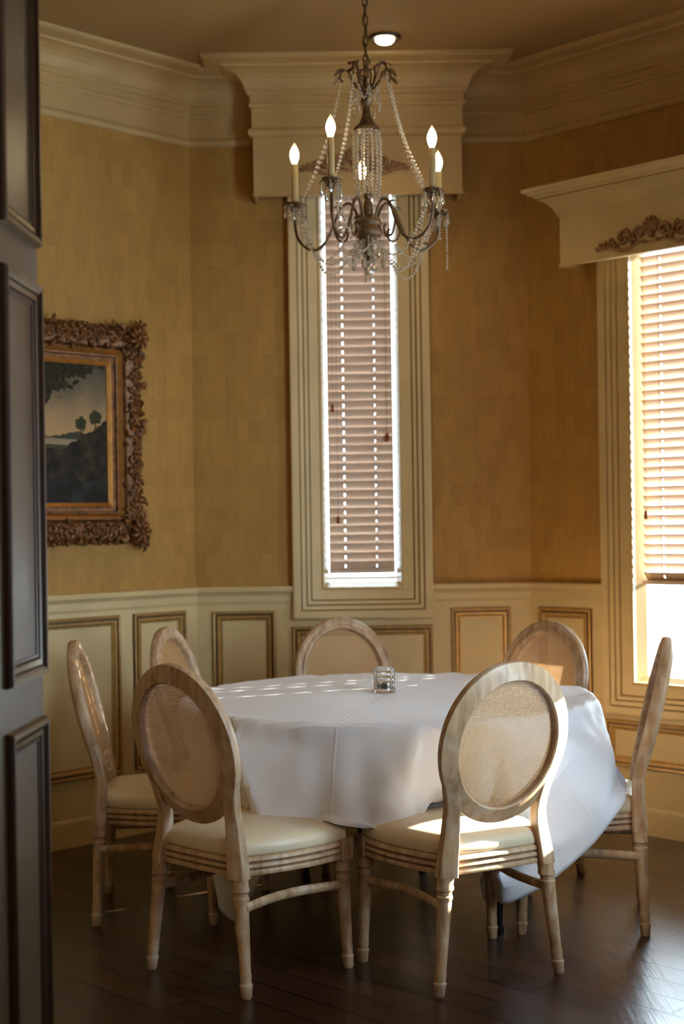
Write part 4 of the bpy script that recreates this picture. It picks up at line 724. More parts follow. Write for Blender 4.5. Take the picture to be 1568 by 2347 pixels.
[-1186,-43,935,-46,-26,18,-41,-28,27,-29,-27,40,-26,-26,42,-27,-27,42,-31,-27,39,-32,-26,38,-23,-26,44,-17,-26,48,-16,-25,47,-2,-20,53,-13,-24,49,-22,-25,48,28,-19,45,53,-14,14,54,-14,-15,55,-13,0,55,-13,0,55,-13,0,54,-13,0,55,-13,0,55,-14,0,55,-13,0,54,-13,0,55,-13,0,55,-13,0,55,-13,0,55,-13,0,54,-14,0,55,-13,0,55,-13,0,55,-13,0,54,-13,0,55,-13,0,55,-13,0,55,-14,0,54,-13,0,55,-13,0,55,-13,0,55,-13,0,54,-13,0,55,-13,0,55,-14,0,55,-13,0,54,-13,0,55,-13,0,55,-13,0,55,-13,0,54,-14,0,55,-13,0,55,-13,0,55,-13,0,55,-13,0,54,-13,0,55,-13,0,55,-14,0,55,-13,0,54,-13,0,55,-13,0,55,-13,0,61,-24,14,48,-15,-30,7,18,-66,39,-8,-40,41,-7,-39,41,-7,-39,50,-18,-28,38,-1,-43,26,13,-51,31,10,-47,37,1,-45,24,23,-45,15,32,-44,6,40,-38,34,4,-43,42,-21,-30],
[-1184,-21,987,-55,-10,6,-53,-19,10,-40,-27,28,-28,-28,40,-20,-24,47,-20,-25,46,-22,-27,44,-25,-26,43,-25,-25,44,-14,-25,49,-18,-25,47,-7,-21,52,-5,-24,53,43,-15,32,56,-13,-14,55,-13,0,54,-13,0,55,-13,0,55,-13,0,55,-13,0,54,-14,0,55,-13,0,55,-13,0,55,-13,0,54,-13,0,55,-13,0,55,-14,0,55,-13,0,54,-13,0,55,-13,0,55,-13,0,55,-13,0,54,-13,0,55,-14,0,55,-13,0,55,-13,0,54,-13,0,55,-13,0,55,-13,0,55,-13,0,55,-14,0,54,-13,0,55,-13,0,55,-13,0,55,-13,0,54,-13,0,55,-13,0,55,-14,0,55,-13,0,54,-13,0,55,-13,0,55,-13,0,55,-13,0,54,-13,0,55,-14,0,55,-13,0,55,-13,0,54,-13,0,55,-13,0,55,-13,0,55,-14,0,62,-30,6,26,2,-55,19,10,-56,43,-10,-37,42,-8,-38,41,-8,-39,50,-15,-28,44,-9,-38,36,7,-52,25,13,-48,3,36,-44,26,26,-41,9,40,-38,38,-12,-37,32,-1,-40],
[-1178,-15,1042,-54,-14,7,-56,8,2,-54,-10,11,-44,-26,25,-27,-27,42,-21,-26,45,-13,-23,50,-11,-24,50,-16,-25,48,-14,-25,48,-13,-26,49,-30,-21,45,20,-19,50,53,-14,16,54,-13,-16,55,-13,0,54,-13,0,55,-13,0,55,-14,0,55,-13,0,54,-13,0,55,-13,0,55,-13,0,55,-13,0,55,-13,0,54,-14,0,55,-13,0,55,-13,0,55,-13,0,54,-13,0,55,-13,0,55,-13,0,55,-14,0,54,-13,0,55,-13,0,55,-13,0,55,-13,0,54,-13,0,55,-14,0,55,-13,0,55,-13,0,54,-13,0,55,-13,0,55,-13,0,55,-13,0,54,-14,0,55,-13,0,55,-13,0,55,-13,0,54,-13,0,55,-13,0,55,-13,0,55,-14,0,55,-13,0,54,-13,0,55,-13,0,55,-13,0,55,-13,0,54,-13,0,55,-14,0,55,-13,0,61,-25,12,52,-19,-30,4,21,-67,43,-11,-38,42,-8,-40,42,-8,-38,42,-8,-38,55,-13,-25,49,-12,-34,9,24,-62,15,29,-47,-13,37,-39,42,26,-24,2,9,-73,-5,-38,-23],
[-1180,15,1090,-48,-27,13,-56,4,3,-55,11,0,-37,-32,29,-53,-6,15,-24,-26,45,-21,-26,45,-18,-26,47,-15,-26,47,-15,-26,48,0,-18,54,-17,-19,53,36,-17,38,57,-13,-13,55,-13,0,55,-13,0,55,-14,0,54,-13,0,55,-13,0,55,-13,0,55,-13,0,54,-13,0,55,-13,0,55,-14,0,55,-13,0,54,-13,0,55,-13,0,55,-13,0,55,-13,0,54,-13,0,55,-14,0,55,-13,0,55,-13,0,55,-13,0,54,-13,0,55,-13,0,55,-13,0,55,-14,0,54,-13,0,55,-13,0,55,-13,0,55,-13,0,54,-13,0,55,-13,0,55,-14,0,55,-13,0,54,-13,0,55,-13,0,55,-13,0,55,-13,0,54,-14,0,55,-13,0,55,-13,0,55,-13,0,54,-13,0,55,-13,0,55,-13,0,55,-14,0,54,-13,0,55,-13,0,55,-13,0,55,-13,0,65,-32,1,19,9,-62,32,-4,-47,40,-7,-41,42,-8,-40,42,-6,-38,64,-13,-24,30,-3,-46,-15,25,-64,29,23,-42,15,31,-49,9,11,-99,55,5,-7,-5,-52,-16],
[-1235,10,1083,13,27,48,-54,-7,16,-55,-3,9,-54,-2,-14,-42,-12,37,-25,-25,44,-22,-26,44,-20,-25,46,-16,-27,48,0,-27,49,-32,-16,44,5,-17,54,49,-14,23,55,-13,-17,55,-13,0,55,-14,0,55,-13,0,54,-13,0,55,-13,0,55,-13,0,55,-13,0,55,-14,0,54,-13,0,55,-13,0,55,-13,0,55,-13,0,54,-13,0,55,-13,0,55,-14,0,55,-13,0,54,-13,0,55,-13,0,55,-13,0,55,-13,0,54,-13,0,55,-14,0,55,-13,0,55,-13,0,54,-13,0,55,-13,0,55,-13,0,55,-13,0,54,-14,0,55,-13,0,55,-13,0,55,-13,0,55,-13,0,54,-13,0,55,-13,0,55,-14,0,55,-13,0,54,-13,0,55,-13,0,55,-13,0,55,-13,0,54,-13,0,55,-14,0,55,-13,0,55,-13,0,54,-13,0,55,-13,0,55,-13,0,67,-28,13,40,-9,-45,12,9,-66,41,-7,-42,37,-7,-46,59,-7,-23,56,-15,-29,10,3,-68,-37,22,-56,17,12,-51,-8,-16,-74,16,-15,-64,68,16,-29,44,27,0],
[-1264,57,1069,-14,-14,53,2,42,38,-57,-2,4,-17,-48,22,-28,-48,5,-23,-11,51,-23,-10,50,-26,-10,49,-26,-11,49,-30,-12,45,-45,-12,35,23,-16,49,55,-14,6,54,-14,-11,54,-13,0,55,-13,0,55,-13,0,55,-13,0,54,-13,0,55,-13,0,55,-14,0,55,-13,0,54,-13,0,55,-13,0,55,-13,0,55,-13,0,54,-13,0,55,-14,0,55,-13,0,55,-13,0,55,-13,0,54,-13,0,55,-13,0,55,-14,0,55,-13,0,54,-13,0,55,-13,0,55,-13,0,55,-13,0,54,-13,0,55,-14,0,55,-13,0,55,-13,0,54,-13,0,55,-13,0,55,-13,0,55,-13,0,54,-14,0,55,-13,0,55,-13,0,55,-13,0,54,-13,0,55,-13,0,55,-13,0,55,-14,0,54,-13,0,55,-13,0,55,-13,0,55,-13,0,55,-13,0,54,-13,0,55,-14,0,65,-23,15,54,-18,-30,5,12,-71,41,-8,-44,40,-7,-46,70,-16,-20,33,10,-48,-11,-9,-82,-16,10,-62,-3,3,-62,3,-20,-127,41,-7,-15,68,15,-17,36,31,46],
[-1224,89,1092,-54,-9,-12,-27,30,38,-32,-46,-6,-45,-12,31,-9,-11,54,-24,-10,50,-32,-13,44,-29,-12,47,-26,-11,49,-25,-10,50,-26,-11,50,37,-14,39,55,-15,-12,55,-13,0,54,-13,0,55,-13,0,55,-13,0,55,-13,0,55,-14,0,54,-13,0,55,-13,0,55,-13,0,55,-13,0,54,-13,0,55,-13,0,55,-14,0,55,-13,0,54,-13,0,55,-13,0,55,-13,0,55,-13,0,54,-13,0,55,-14,0,55,-13,0,55,-13,0,54,-13,0,55,-13,0,55,-13,0,55,-13,0,55,-14,0,54,-13,0,55,-13,0,55,-13,0,55,-13,0,54,-13,0,55,-14,0,55,-13,0,55,-13,0,54,-13,0,55,-13,0,55,-13,0,55,-13,0,54,-14,0,55,-13,0,55,-13,0,55,-13,0,54,-13,0,55,-13,0,55,-13,0,55,-14,0,54,-13,0,55,-13,0,55,-13,0,74,-33,3,16,5,-66,30,-2,-52,35,-4,-48,65,-14,-25,28,0,-60,-24,8,-73,-3,4,-61,4,2,-63,25,17,-128,47,-21,-5,42,4,11,0,9,61],
[-1265,121,1114,6,7,-55,-56,-2,7,-42,-11,36,-19,-9,52,-28,-11,47,-33,-13,44,-30,-11,47,-24,-11,49,-23,-10,51,-25,-10,49,-6,-10,57,43,-16,32,54,-14,-16,55,-13,0,55,-13,0,54,-13,0,55,-13,0,55,-14,0,55,-13,0,54,-13,0,55,-13,0,55,-13,0,55,-13,0,54,-14,0,55,-13,0,55,-13,0,55,-13,0,55,-13,0,54,-13,0,55,-13,0,55,-14,0,55,-13,0,54,-13,0,55,-13,0,55,-13,0,55,-13,0,54,-13,0,55,-14,0,55,-13,0,55,-13,0,54,-13,0,55,-13,0,55,-13,0,55,-13,0,54,-14,0,55,-13,0,55,-13,0,55,-13,0,54,-13,0,55,-13,0,55,-13,0,55,-14,0,55,-13,0,54,-13,0,55,-13,0,55,-13,0,55,-13,0,54,-13,0,55,-14,0,55,-13,0,55,-13,0,54,-13,0,55,-13,0,71,-37,10,32,-2,-54,19,8,-61,34,-4,-48,66,-20,-22,15,8,-67,-27,8,-66,12,0,-60,12,4,-59,16,-20,-100,12,-11,-53,47,23,55,-15,5,66],
[-1238,169,1124,-21,14,-50,-56,-3,8,-48,-9,27,-26,-11,49,-31,-11,46,-31,-12,45,-21,-11,51,-22,-11,51,-23,-10,51,-26,-10,49,6,-10,56,49,-16,23,53,-14,-16,55,-13,0,55,-13,0,55,-14,0,54,-13,0,55,-13,0,55,-13,0,55,-13,0,54,-13,0,55,-13,0,55,-14,0,55,-13,0,54,-13,0,55,-13,0,55,-13,0,55,-13,0,54,-13,0,55,-14,0,55,-13,0,55,-13,0,54,-13,0,55,-13,0,55,-13,0,55,-14,0,55,-13,0,54,-13,0,55,-13,0,55,-13,0,55,-13,0,54,-13,0,55,-14,0,55,-13,0,55,-13,0,54,-13,0,55,-13,0,55,-13,0,55,-13,0,54,-14,0,55,-13,0,55,-13,0,55,-13,0,54,-13,0,55,-13,0,55,-13,0,55,-14,0,54,-13,0,55,-13,0,55,-13,0,55,-13,0,54,-13,0,55,-13,0,69,-25,14,42,-13,-41,4,8,-69,45,-8,-39,54,-12,-32,0,10,-66,-21,1,-61,21,-3,-53,18,1,-53,9,-2,-57,17,-21,-94,50,7,41,-26,21,66],
[-1218,221,1130,-41,14,-37,-54,-4,12,-54,-6,17,-41,-11,37,-25,-10,49,-26,-12,48,-26,-11,49,-26,-12,49,-26,-11,48,-7,-7,56,17,-10,54,52,-17,16,53,-14,-14,55,-14,0,55,-13,0,55,-13,0,54,-13,0,55,-13,0,55,-13,0,55,-13,0,54,-14,0,55,-13,0,55,-13,0,55,-13,0,55,-13,0,54,-13,0,55,-13,0,55,-14,0,55,-13,0,54,-13,0,55,-13,0,55,-13,0,55,-13,0,54,-13,0,55,-14,0,55,-13,0,55,-13,0,54,-13,0,55,-13,0,55,-13,0,55,-13,0,54,-14,0,55,-13,0,55,-13,0,55,-13,0,55,-13,0,54,-13,0,55,-14,0,55,-13,0,55,-13,0,54,-13,0,55,-13,0,55,-13,0,55,-13,0,54,-14,0,55,-13,0,55,-13,0,55,-13,0,54,-13,0,55,-13,0,55,-13,0,55,-14,0,54,-13,0,65,-11,15,52,-31,-29,-2,12,-72,57,-14,-26,32,-5,-44,0,7,-68,1,-3,-57,13,1,-55,16,3,-54,-28,-5,-47,32,-4,-48,52,3,27,-50,2,26],
[-1197,273,1127,-52,-14,17,-53,-12,14,-51,22,-4,-6,-45,32,-26,-12,49,-26,-8,49,-28,-5,48,-31,-2,47,-31,-2,47,-39,12,40,24,-10,50,54,-18,11,54,-15,-13,54,-13,0,55,-13,0,55,-13,0,55,-13,0,54,-13,0,55,-14,0,55,-13,0,55,-13,0,54,-13,0,55,-13,0,55,-13,0,55,-13,0,54,-14,0,55,-13,0,55,-13,0,55,-13,0,54,-13,0,55,-13,0,55,-13,0,55,-14,0,55,-13,0,54,-13,0,55,-13,0,55,-13,0,55,-13,0,54,-13,0,55,-14,0,55,-13,0,55,-13,0,54,-13,0,55,-13,0,55,-13,0,55,-13,0,54,-14,0,55,-13,0,55,-13,0,55,-13,0,54,-13,0,55,-13,0,55,-13,0,55,-14,0,54,-13,0,55,-13,0,55,-13,0,55,-13,0,55,-13,0,54,-14,0,55,-13,0,55,-13,0,55,-13,0,62,-18,13,57,-18,-20,2,4,-71,56,-12,-30,25,-3,-50,-21,6,-64,11,-3,-55,10,1,-56,9,3,-56,-19,-3,-56,42,-5,-43,44,-1,37,-50,11,16],
[-1249,294,1135,-14,-31,-46,-52,9,20,17,0,54,-33,-6,46,-36,-3,42,-41,-4,39,-46,-7,33,-22,1,51,-11,-4,55,-42,13,39,25,-10,50,54,-20,-4,55,-13,0,54,-13,0,55,-13,0,55,-13,0,55,-13,0,55,-14,0,54,-13,0,55,-13,0,55,-13,0,55,-13,0,54,-13,0,55,-13,0,55,-14,0,55,-13,0,54,-13,0,55,-13,0,55,-13,0,55,-13,0,54,-14,0,55,-13,0,55,-13,0,55,-13,0,54,-13,0,55,-13,0,55,-13,0,55,-14,0,54,-13,0,55,-13,0,55,-13,0,55,-13,0,55,-13,0,54,-13,0,55,-14,0,55,-13,0,55,-13,0,54,-13,0,55,-13,0,55,-13,0,55,-13,0,54,-14,0,55,-13,0,55,-13,0,55,-13,0,54,-13,0,55,-13,0,55,-13,0,55,-14,0,54,-13,0,55,-13,0,55,-13,0,55,-13,0,54,-13,0,66,-18,1,21,-10,-62,44,-7,-37,10,4,-64,-24,4,-61,12,-3,-56,11,1,-55,3,4,-57,-18,-1,-61,50,-6,-37,35,2,47,-44,5,0],
[-1215,325,1102,-46,-9,-31,-43,11,35,0,0,56,-42,-7,37,-46,-12,29,-36,1,44,-9,-3,55,-3,-11,55,-30,7,46,-44,16,42,20,-8,52,57,-23,-8,55,-13,0,55,-13,0,54,-13,0,55,-14,0,55,-13,0,55,-13,0,54,-13,0,55,-13,0,55,-13,0,55,-13,0,54,-14,0,55,-13,0,55,-13,0,55,-13,0,55,-13,0,54,-13,0,55,-13,0,55,-14,0,55,-13,0,54,-13,0,55,-13,0,55,-13,0,55,-13,0,54,-13,0,55,-14,0,55,-13,0,55,-13,0,54,-13,0,55,-13,0,55,-13,0,55,-13,0,54,-14,0,55,-13,0,55,-13,0,55,-13,0,54,-13,0,55,-13,0,55,-14,0,55,-13,0,54,-13,0,55,-13,0,55,-13,0,55,-13,0,55,-13,0,54,-14,0,55,-13,0,55,-13,0,55,-13,0,54,-13,0,55,-13,0,55,-13,0,55,-14,0,70,-25,-1,38,-4,-54,18,-7,-55,-23,6,-68,-13,1,-58,4,-5,-57,3,-4,-57,39,20,-40,-26,-9,-63,61,-17,-30,38,18,48,-48,17,-12],
[-1245,372,1111,-10,-1,-51,-37,10,42,-43,-15,32,-40,-7,38,-16,5,54,5,-18,54,-11,-2,55,-36,7,43,-13,2,50,-54,20,26,12,-7,62,64,-24,-2,55,-13,0,55,-13,0,55,-14,0,54,-13,0,55,-13,0,55,-13,0,55,-13,0,54,-13,0,55,-14,0,55,-13,0,55,-13,0,54,-13,0,55,-13,0,55,-13,0,55,-13,0,54,-14,0,55,-13,0,55,-13,0,55,-13,0,54,-13,0,55,-13,0,55,-13,0,55,-14,0,54,-13,0,55,-13,0,55,-13,0,55,-13,0,55,-13,0,54,-13,0,55,-14,0,55,-13,0,55,-13,0,54,-13,0,55,-13,0,55,-13,0,55,-13,0,54,-14,0,55,-13,0,55,-13,0,55,-13,0,54,-13,0,55,-13,0,55,-13,0,55,-14,0,54,-13,0,55,-13,0,55,-13,0,55,-13,0,54,-13,0,55,-14,0,55,-13,0,55,-13,0,73,-23,-1,34,-11,-44,6,11,-76,-25,-7,-67,8,-4,-61,4,-6,-62,1,-5,-61,2,-3,-63,29,-12,-132,32,-40,-1,5,37,90,-25,49,4],
[-1227,427,1114,-45,-30,-5,10,-47,31,-34,27,33,-48,29,3,1,-12,55,-15,0,54,-35,6,44,-17,2,53,-9,1,49,-61,23,14,1,-1,69,68,-28,0,55,-14,0,55,-13,0,55,-13,0,54,-13,0,55,-13,0,55,-13,0,55,-13,0,54,-14,0,55,-13,0,55,-13,0,55,-13,0,54,-13,0,55,-13,0,55,-13,0,55,-14,0,55,-13,0,54,-13,0,55,-13,0,55,-13,0,55,-13,0,54,-14,0,55,-13,0,55,-13,0,55,-13,0,54,-13,0,55,-13,0,55,-13,0,55,-14,0,54,-13,0,55,-13,0,55,-13,0,55,-13,0,54,-13,0,55,-13,0,55,-14,0,55,-13,0,54,-13,0,55,-13,0,55,-13,0,55,-13,0,55,-13,0,54,-14,0,55,-13,0,55,-13,0,55,-13,0,54,-13,0,55,-13,0,55,-13,0,55,-14,0,54,-13,0,55,-13,0,55,-13,0,79,-30,-3,22,-3,-61,-12,7,-70,-6,-4,-60,6,-4,-61,3,-6,-61,1,-5,-61,0,-4,-61,7,-7,-132,44,-48,-11,35,-39,26,-32,73,1],
[-1236,442,1060,16,-50,23,1,-3,57,-50,29,5,-34,25,37,-11,-2,55,-33,8,45,-11,-6,55,-14,0,54,-24,10,43,-65,29,5,-3,-1,77,67,-30,-2,54,-13,0,55,-13,0,55,-13,0,55,-13,0,54,-13,0,55,-14,0,55,-13,0,55,-13,0,54,-13,0,55,-13,0,55,-13,0,55,-13,0,54,-14,0,55,-13,0,55,-13,0,55,-13,0,54,-13,0,55,-13,0,55,-13,0,55,-14,0,54,-13,0,55,-13,0,55,-13,0,55,-13,0,55,-13,0,54,-13,0,55,-14,0,55,-13,0,55,-13,0,54,-13,0,55,-13,0,55,-13,0,55,-13,0,54,-14,0,55,-13,0,55,-13,0,55,-13,0,54,-13,0,55,-13,0,55,-14,0,55,-13,0,54,-13,0,55,-13,0,55,-13,0,55,-13,0,54,-13,0,55,-14,0,55,-13,0,55,-13,0,55,-13,0,54,-13,0,55,-13,0,74,-20,-3,21,-9,-66,-31,5,-68,-5,-6,-60,-1,-7,-61,-2,-7,-61,1,-5,-62,8,-2,-61,-15,16,-131,43,-18,-14,57,-87,4,30,-27,19],
[-1196,416,1031,27,-4,49,-22,24,46,-45,28,21,-29,19,44,-27,10,48,-6,-18,53,-14,-1,55,-30,16,45,-30,17,41,-64,26,3,-11,7,79,61,-28,12,56,-19,-13,55,-13,0,55,-13,0,55,-13,0,54,-14,0,55,-13,0,55,-13,0,55,-13,0,55,-13,0,54,-13,0,55,-14,0,55,-13,0,55,-13,0,54,-13,0,55,-13,0,55,-13,0,55,-13,0,54,-14,0,55,-13,0,55,-13,0,55,-13,0,54,-13,0,55,-13,0,55,-13,0,55,-14,0,54,-13,0,55,-13,0,55,-13,0,55,-13,0,54,-13,0,55,-13,0,55,-14,0,55,-13,0,55,-13,0,54,-13,0,55,-13,0,55,-13,0,55,-13,0,54,-14,0,55,-13,0,55,-13,0,55,-13,0,54,-13,0,55,-13,0,55,-13,0,55,-14,0,54,-13,0,55,-13,0,55,-13,0,55,-13,0,54,-13,0,63,-9,20,62,-6,-19,-17,-19,-81,-28,-6,-57,4,-5,-59,8,-5,-58,14,-8,-56,21,-18,-51,10,-44,-34,-4,-9,-59,0,45,-94,26,-2,-31,26,-72,-4],
[-1174,468,1021,32,-8,46,-27,25,43,-30,21,42,-30,21,43,-7,-28,48,-13,3,55,-30,17,46,-34,19,41,-35,19,40,-60,29,10,-19,16,77,57,-31,17,54,-23,-15,54,-13,0,55,-14,0,55,-13,0,55,-13,0,54,-13,0,55,-13,0,55,-13,0,55,-13,0,54,-14,0,55,-13,0,55,-13,0,55,-13,0,54,-13,0,55,-13,0,55,-13,0,55,-14,0,54,-13,0,55,-13,0,55,-13,0,55,-13,0,55,-13,0,54,-14,0,55,-13,0,55,-13,0,55,-13,0,54,-13,0,55,-13,0,55,-13,0,55,-14,0,54,-13,0,55,-13,0,55,-13,0,55,-13,0,54,-13,0,55,-13,0,55,-14,0,55,-13,0,54,-13,0,55,-13,0,55,-13,0,55,-13,0,55,-13,0,54,-14,0,55,-13,0,55,-13,0,55,-13,0,54,-13,0,55,-13,0,55,-13,0,55,-14,0,61,-6,19,53,-21,-24,-11,-6,-76,-6,-14,-54,11,-12,-55,18,-21,-49,17,-26,-47,19,-26,-48,11,-22,-51,-26,-43,-26,-14,-10,-56,7,21,-93,31,39,-3],
[-1145,516,1010,28,-6,49,-18,20,46,-33,23,39,-6,-35,44,-14,10,54,-35,21,41,-38,18,37,-36,19,41,-28,19,47,-56,31,24,-21,17,74,46,-26,30,53,-25,-22,55,-13,0,54,-13,0,55,-13,0,55,-13,0,55,-13,0,54,-13,0,55,-14,0,55,-13,0,55,-13,0,54,-13,0,55,-13,0,55,-13,0,55,-13,0,54,-14,0,55,-13,0,55,-13,0,55,-13,0,54,-13,0,55,-13,0,55,-13,0,55,-14,0,54,-13,0,55,-13,0,55,-13,0,55,-13,0,54,-13,0,55,-13,0,55,-14,0,55,-13,0,55,-13,0,54,-13,0,55,-13,0,55,-13,0,55,-14,0,54,-13,0,55,-13,0,55,-13,0,55,-13,0,54,-13,0,55,-13,0,55,-14,0,55,-13,0,54,-13,0,55,-13,0,55,-13,0,55,-13,0,54,-13,0,55,-14,0,55,-13,0,55,-13,0,64,-8,18,46,-9,-33,-16,-18,-69,17,-18,-50,21,-19,-49,15,-19,-52,7,-20,-53,-3,-21,-53,-27,-35,-34,1,-30,-48,33,-25,-39,12,-11,-83,-32,-43,-7],
[-1101,499,1041,24,51,11,-38,27,29,-3,-38,41,-19,18,50,-44,12,33,-43,15,34,-34,21,41,-27,21,45,-21,19,49,-13,10,51,-62,39,26,14,1,74,77,-38,-11,55,-13,0,54,-13,0,55,-13,0,55,-13,0,55,-14,0,54,-13,0,55,-13,0,55,-13,0,55,-13,0,54,-13,0,55,-13,0,55,-14,0,55,-13,0,55,-13,0,54,-13,0,55,-13,0,55,-13,0,55,-13,0,54,-14,0,55,-13,0,55,-13,0,55,-13,0,54,-13,0,55,-13,0,55,-13,0,55,-14,0,54,-13,0,55,-13,0,55,-13,0,55,-13,0,54,-13,0,55,-13,0,55,-14,0,55,-13,0,54,-13,0,55,-13,0,55,-13,0,55,-13,0,55,-14,0,54,-13,0,55,-13,0,55,-13,0,55,-13,0,54,-13,0,55,-13,0,55,-14,0,55,-13,0,54,-13,0,55,-13,0,55,-13,0,67,-4,15,36,-20,-40,-12,-11,-65,19,-18,-50,10,-19,-53,2,-21,-53,-3,-23,-51,-23,-33,-41,-16,-28,-46,35,-20,-38,38,-23,-34,-27,-44,-19,8,-6,-62],
[-1102,504,971,35,41,1,2,27,81,-19,9,52,-53,9,21,-36,17,40,-25,19,48,-20,15,52,-20,15,54,-19,16,53,-21,22,49,-64,45,10,-7,12,90,72,-39,-8,55,-13,0,55,-13,0,54,-13,0,55,-14,0,55,-13,0,55,-13,0,54,-13,0,55,-13,0,55,-13,0,55,-13,0,54,-14,0,55,-13,0,55,-13,0,55,-13,0,54,-13,0,55,-13,0,55,-13,0,55,-14,0,54,-13,0,55,-13,0,55,-13,0,55,-13,0,54,-13,0,55,-14,0,55,-13,0,55,-13,0,55,-13,0,54,-13,0,55,-13,0,55,-13,0,55,-14,0,54,-13,0,55,-13,0,55,-13,0,55,-13,0,54,-13,0,55,-13,0,55,-14,0,55,-13,0,54,-13,0,55,-13,0,55,-13,0,55,-13,0,54,-13,0,55,-14,0,55,-13,0,55,-13,0,55,-13,0,54,-13,0,55,-13,0,66,-7,4,27,-11,-45,-24,-18,-59,11,-20,-52,7,-20,-53,1,-21,-52,-22,-35,-39,-17,-28,-46,37,-20,-37,29,-17,-45,-22,-48,-21,-11,-32,-44,21,-1,-52],
[-1067,470,962,34,48,-12,-42,45,3,5,39,102,-18,12,56,-35,14,44,-21,12,54,-21,18,53,-24,24,49,-28,26,48,-30,29,46,-58,48,23,-18,22,98,59,-34,10,55,-19,-22,55,-14,0,54,-13,0,55,-13,0,55,-13,0,55,-13,0,54,-13,0,55,-13,0,55,-14,0,55,-13,0,55,-13,0,54,-13,0,55,-13,0,55,-13,0,55,-13,0,54,-14,0,55,-13,0,55,-13,0,55,-13,0,54,-13,0,55,-13,0,55,-13,0,55,-14,0,54,-13,0,55,-13,0,55,-13,0,55,-13,0,54,-13,0,55,-13,0,55,-14,0,55,-13,0,54,-13,0,55,-13,0,55,-13,0,55,-13,0,55,-14,0,54,-13,0,55,-13,0,55,-13,0,55,-13,0,54,-13,0,55,-13,0,55,-14,0,55,-13,0,54,-13,0,55,-13,0,55,-13,0,55,-13,0,54,-13,0,59,-11,16,58,-6,-17,11,-16,-57,-21,-17,-55,8,-20,-53,-6,-23,-51,-23,-38,-35,-13,-25,-49,38,-20,-37,18,-16,-51,-20,-49,-21,-16,-36,-40,-3,-24,-50,34,7,-44],
[-1030,481,936,-55,-17,9,-31,36,4,8,54,16,19,66,95,2,25,57,-29,15,50,-32,19,47,-31,22,48,-23,27,48,-15,27,53,-16,24,53,-59,54,34,8,15,85,88,-40,-21,55,-13,0,55,-13,0,54,-13,0,55,-13,0,55,-13,0,55,-14,0,54,-13,0,55,-13,0,55,-13,0,55,-13,0,54,-13,0,55,-13,0,55,-14,0,55,-13,0,54,-13,0,55,-13,0,55,-13,0,55,-13,0,55,-13,0,54,-14,0,55,-13,0,55,-13,0,55,-13,0,54,-13,0,55,-13,0,55,-13,0,55,-14,0,54,-13,0,55,-13,0,55,-13,0,55,-13,0,54,-13,0,55,-13,0,55,-14,0,55,-13,0,54,-13,0,55,-13,0,55,-13,0,55,-13,0,54,-14,0,55,-13,0,55,-13,0,55,-13,0,55,-13,0,54,-13,0,55,-13,0,55,-14,0,55,-13,0,65,-13,22,40,-7,-35,-8,-12,-63,-11,-19,-53,-13,-26,-48,-25,-40,-32,-5,-20,-52,36,-20,-39,6,-20,-53,-20,-47,-23,-15,-37,-40,-5,-28,-49,3,-21,-52,49,17,-22],
[-956,516,933,-77,-25,-17,-58,2,10,-53,25,3,-26,35,21,63,85,115,-24,31,50,-20,35,51,-15,32,55,-11,28,56,-11,28,57,-14,28,56,-46,52,44,-14,31,90,79,-40,-10,55,-13,0,55,-13,0,55,-13,0,54,-13,0,55,-14,0,55,-13,0,55,-13,0,54,-13,0,55,-13,0,55,-13,0,55,-13,0,54,-14,0,55,-13,0,55,-13,0,55,-13,0,54,-13,0,55,-13,0,55,-14,0,55,-13,0,54,-13,0,55,-13,0,55,-13,0,55,-13,0,54,-13,0,55,-14,0,55,-13,0,55,-13,0,54,-13,0,55,-13,0,55,-13,0,55,-13,0,55,-14,0,54,-13,0,55,-13,0,55,-13,0,55,-13,0,54,-13,0,55,-13,0,55,-14,0,55,-13,0,54,-13,0,55,-13,0,55,-13,0,55,-13,0,54,-13,0,55,-14,0,55,-13,0,55,-13,0,70,-7,13,20,-18,-49,-34,-14,-54,-18,-23,-48,-25,-41,-30,4,-18,-54,28,-18,-45,-4,-25,-50,-19,-46,-27,-15,-36,-41,-3,-28,-48,0,-25,-51,6,-19,-53,45,6,-33],
[-975,529,947,62,15,-14,-36,3,-17,-158,10,6,-10,74,9,23,50,115,-3,28,53,-13,30,53,-15,31,53,-13,30,55,-14,29,54,-15,30,54,-23,37,50,-42,66,75,46,-26,43,71,-31,-22,55,-13,0,55,-14,0,54,-13,0,55,-13,0,55,-13,0,55,-13,0,54,-13,0,55,-13,0,55,-14,0,55,-13,0,55,-13,0,54,-13,0,55,-13,0,55,-13,0,55,-13,0,54,-14,0,55,-13,0,55,-13,0,55,-13,0,54,-13,0,55,-13,0,55,-14,0,55,-13,0,54,-13,0,55,-13,0,55,-13,0,55,-13,0,54,-13,0,55,-14,0,55,-13,0,55,-13,0,54,-13,0,55,-13,0,55,-13,0,55,-13,0,54,-14,0,55,-13,0,55,-13,0,55,-13,0,55,-13,0,54,-13,0,55,-13,0,55,-14,0,55,-13,0,54,-13,0,55,-13,0,70,-7,26,50,-13,-29,-4,-20,-70,-56,-23,-24,-26,-35,-35,15,-19,-51,12,-18,-52,-10,-31,-46,-19,-43,-32,-12,-35,-43,-3,-28,-48,4,-24,-51,14,-20,-51,-5,-22,-51,28,-18,-46],
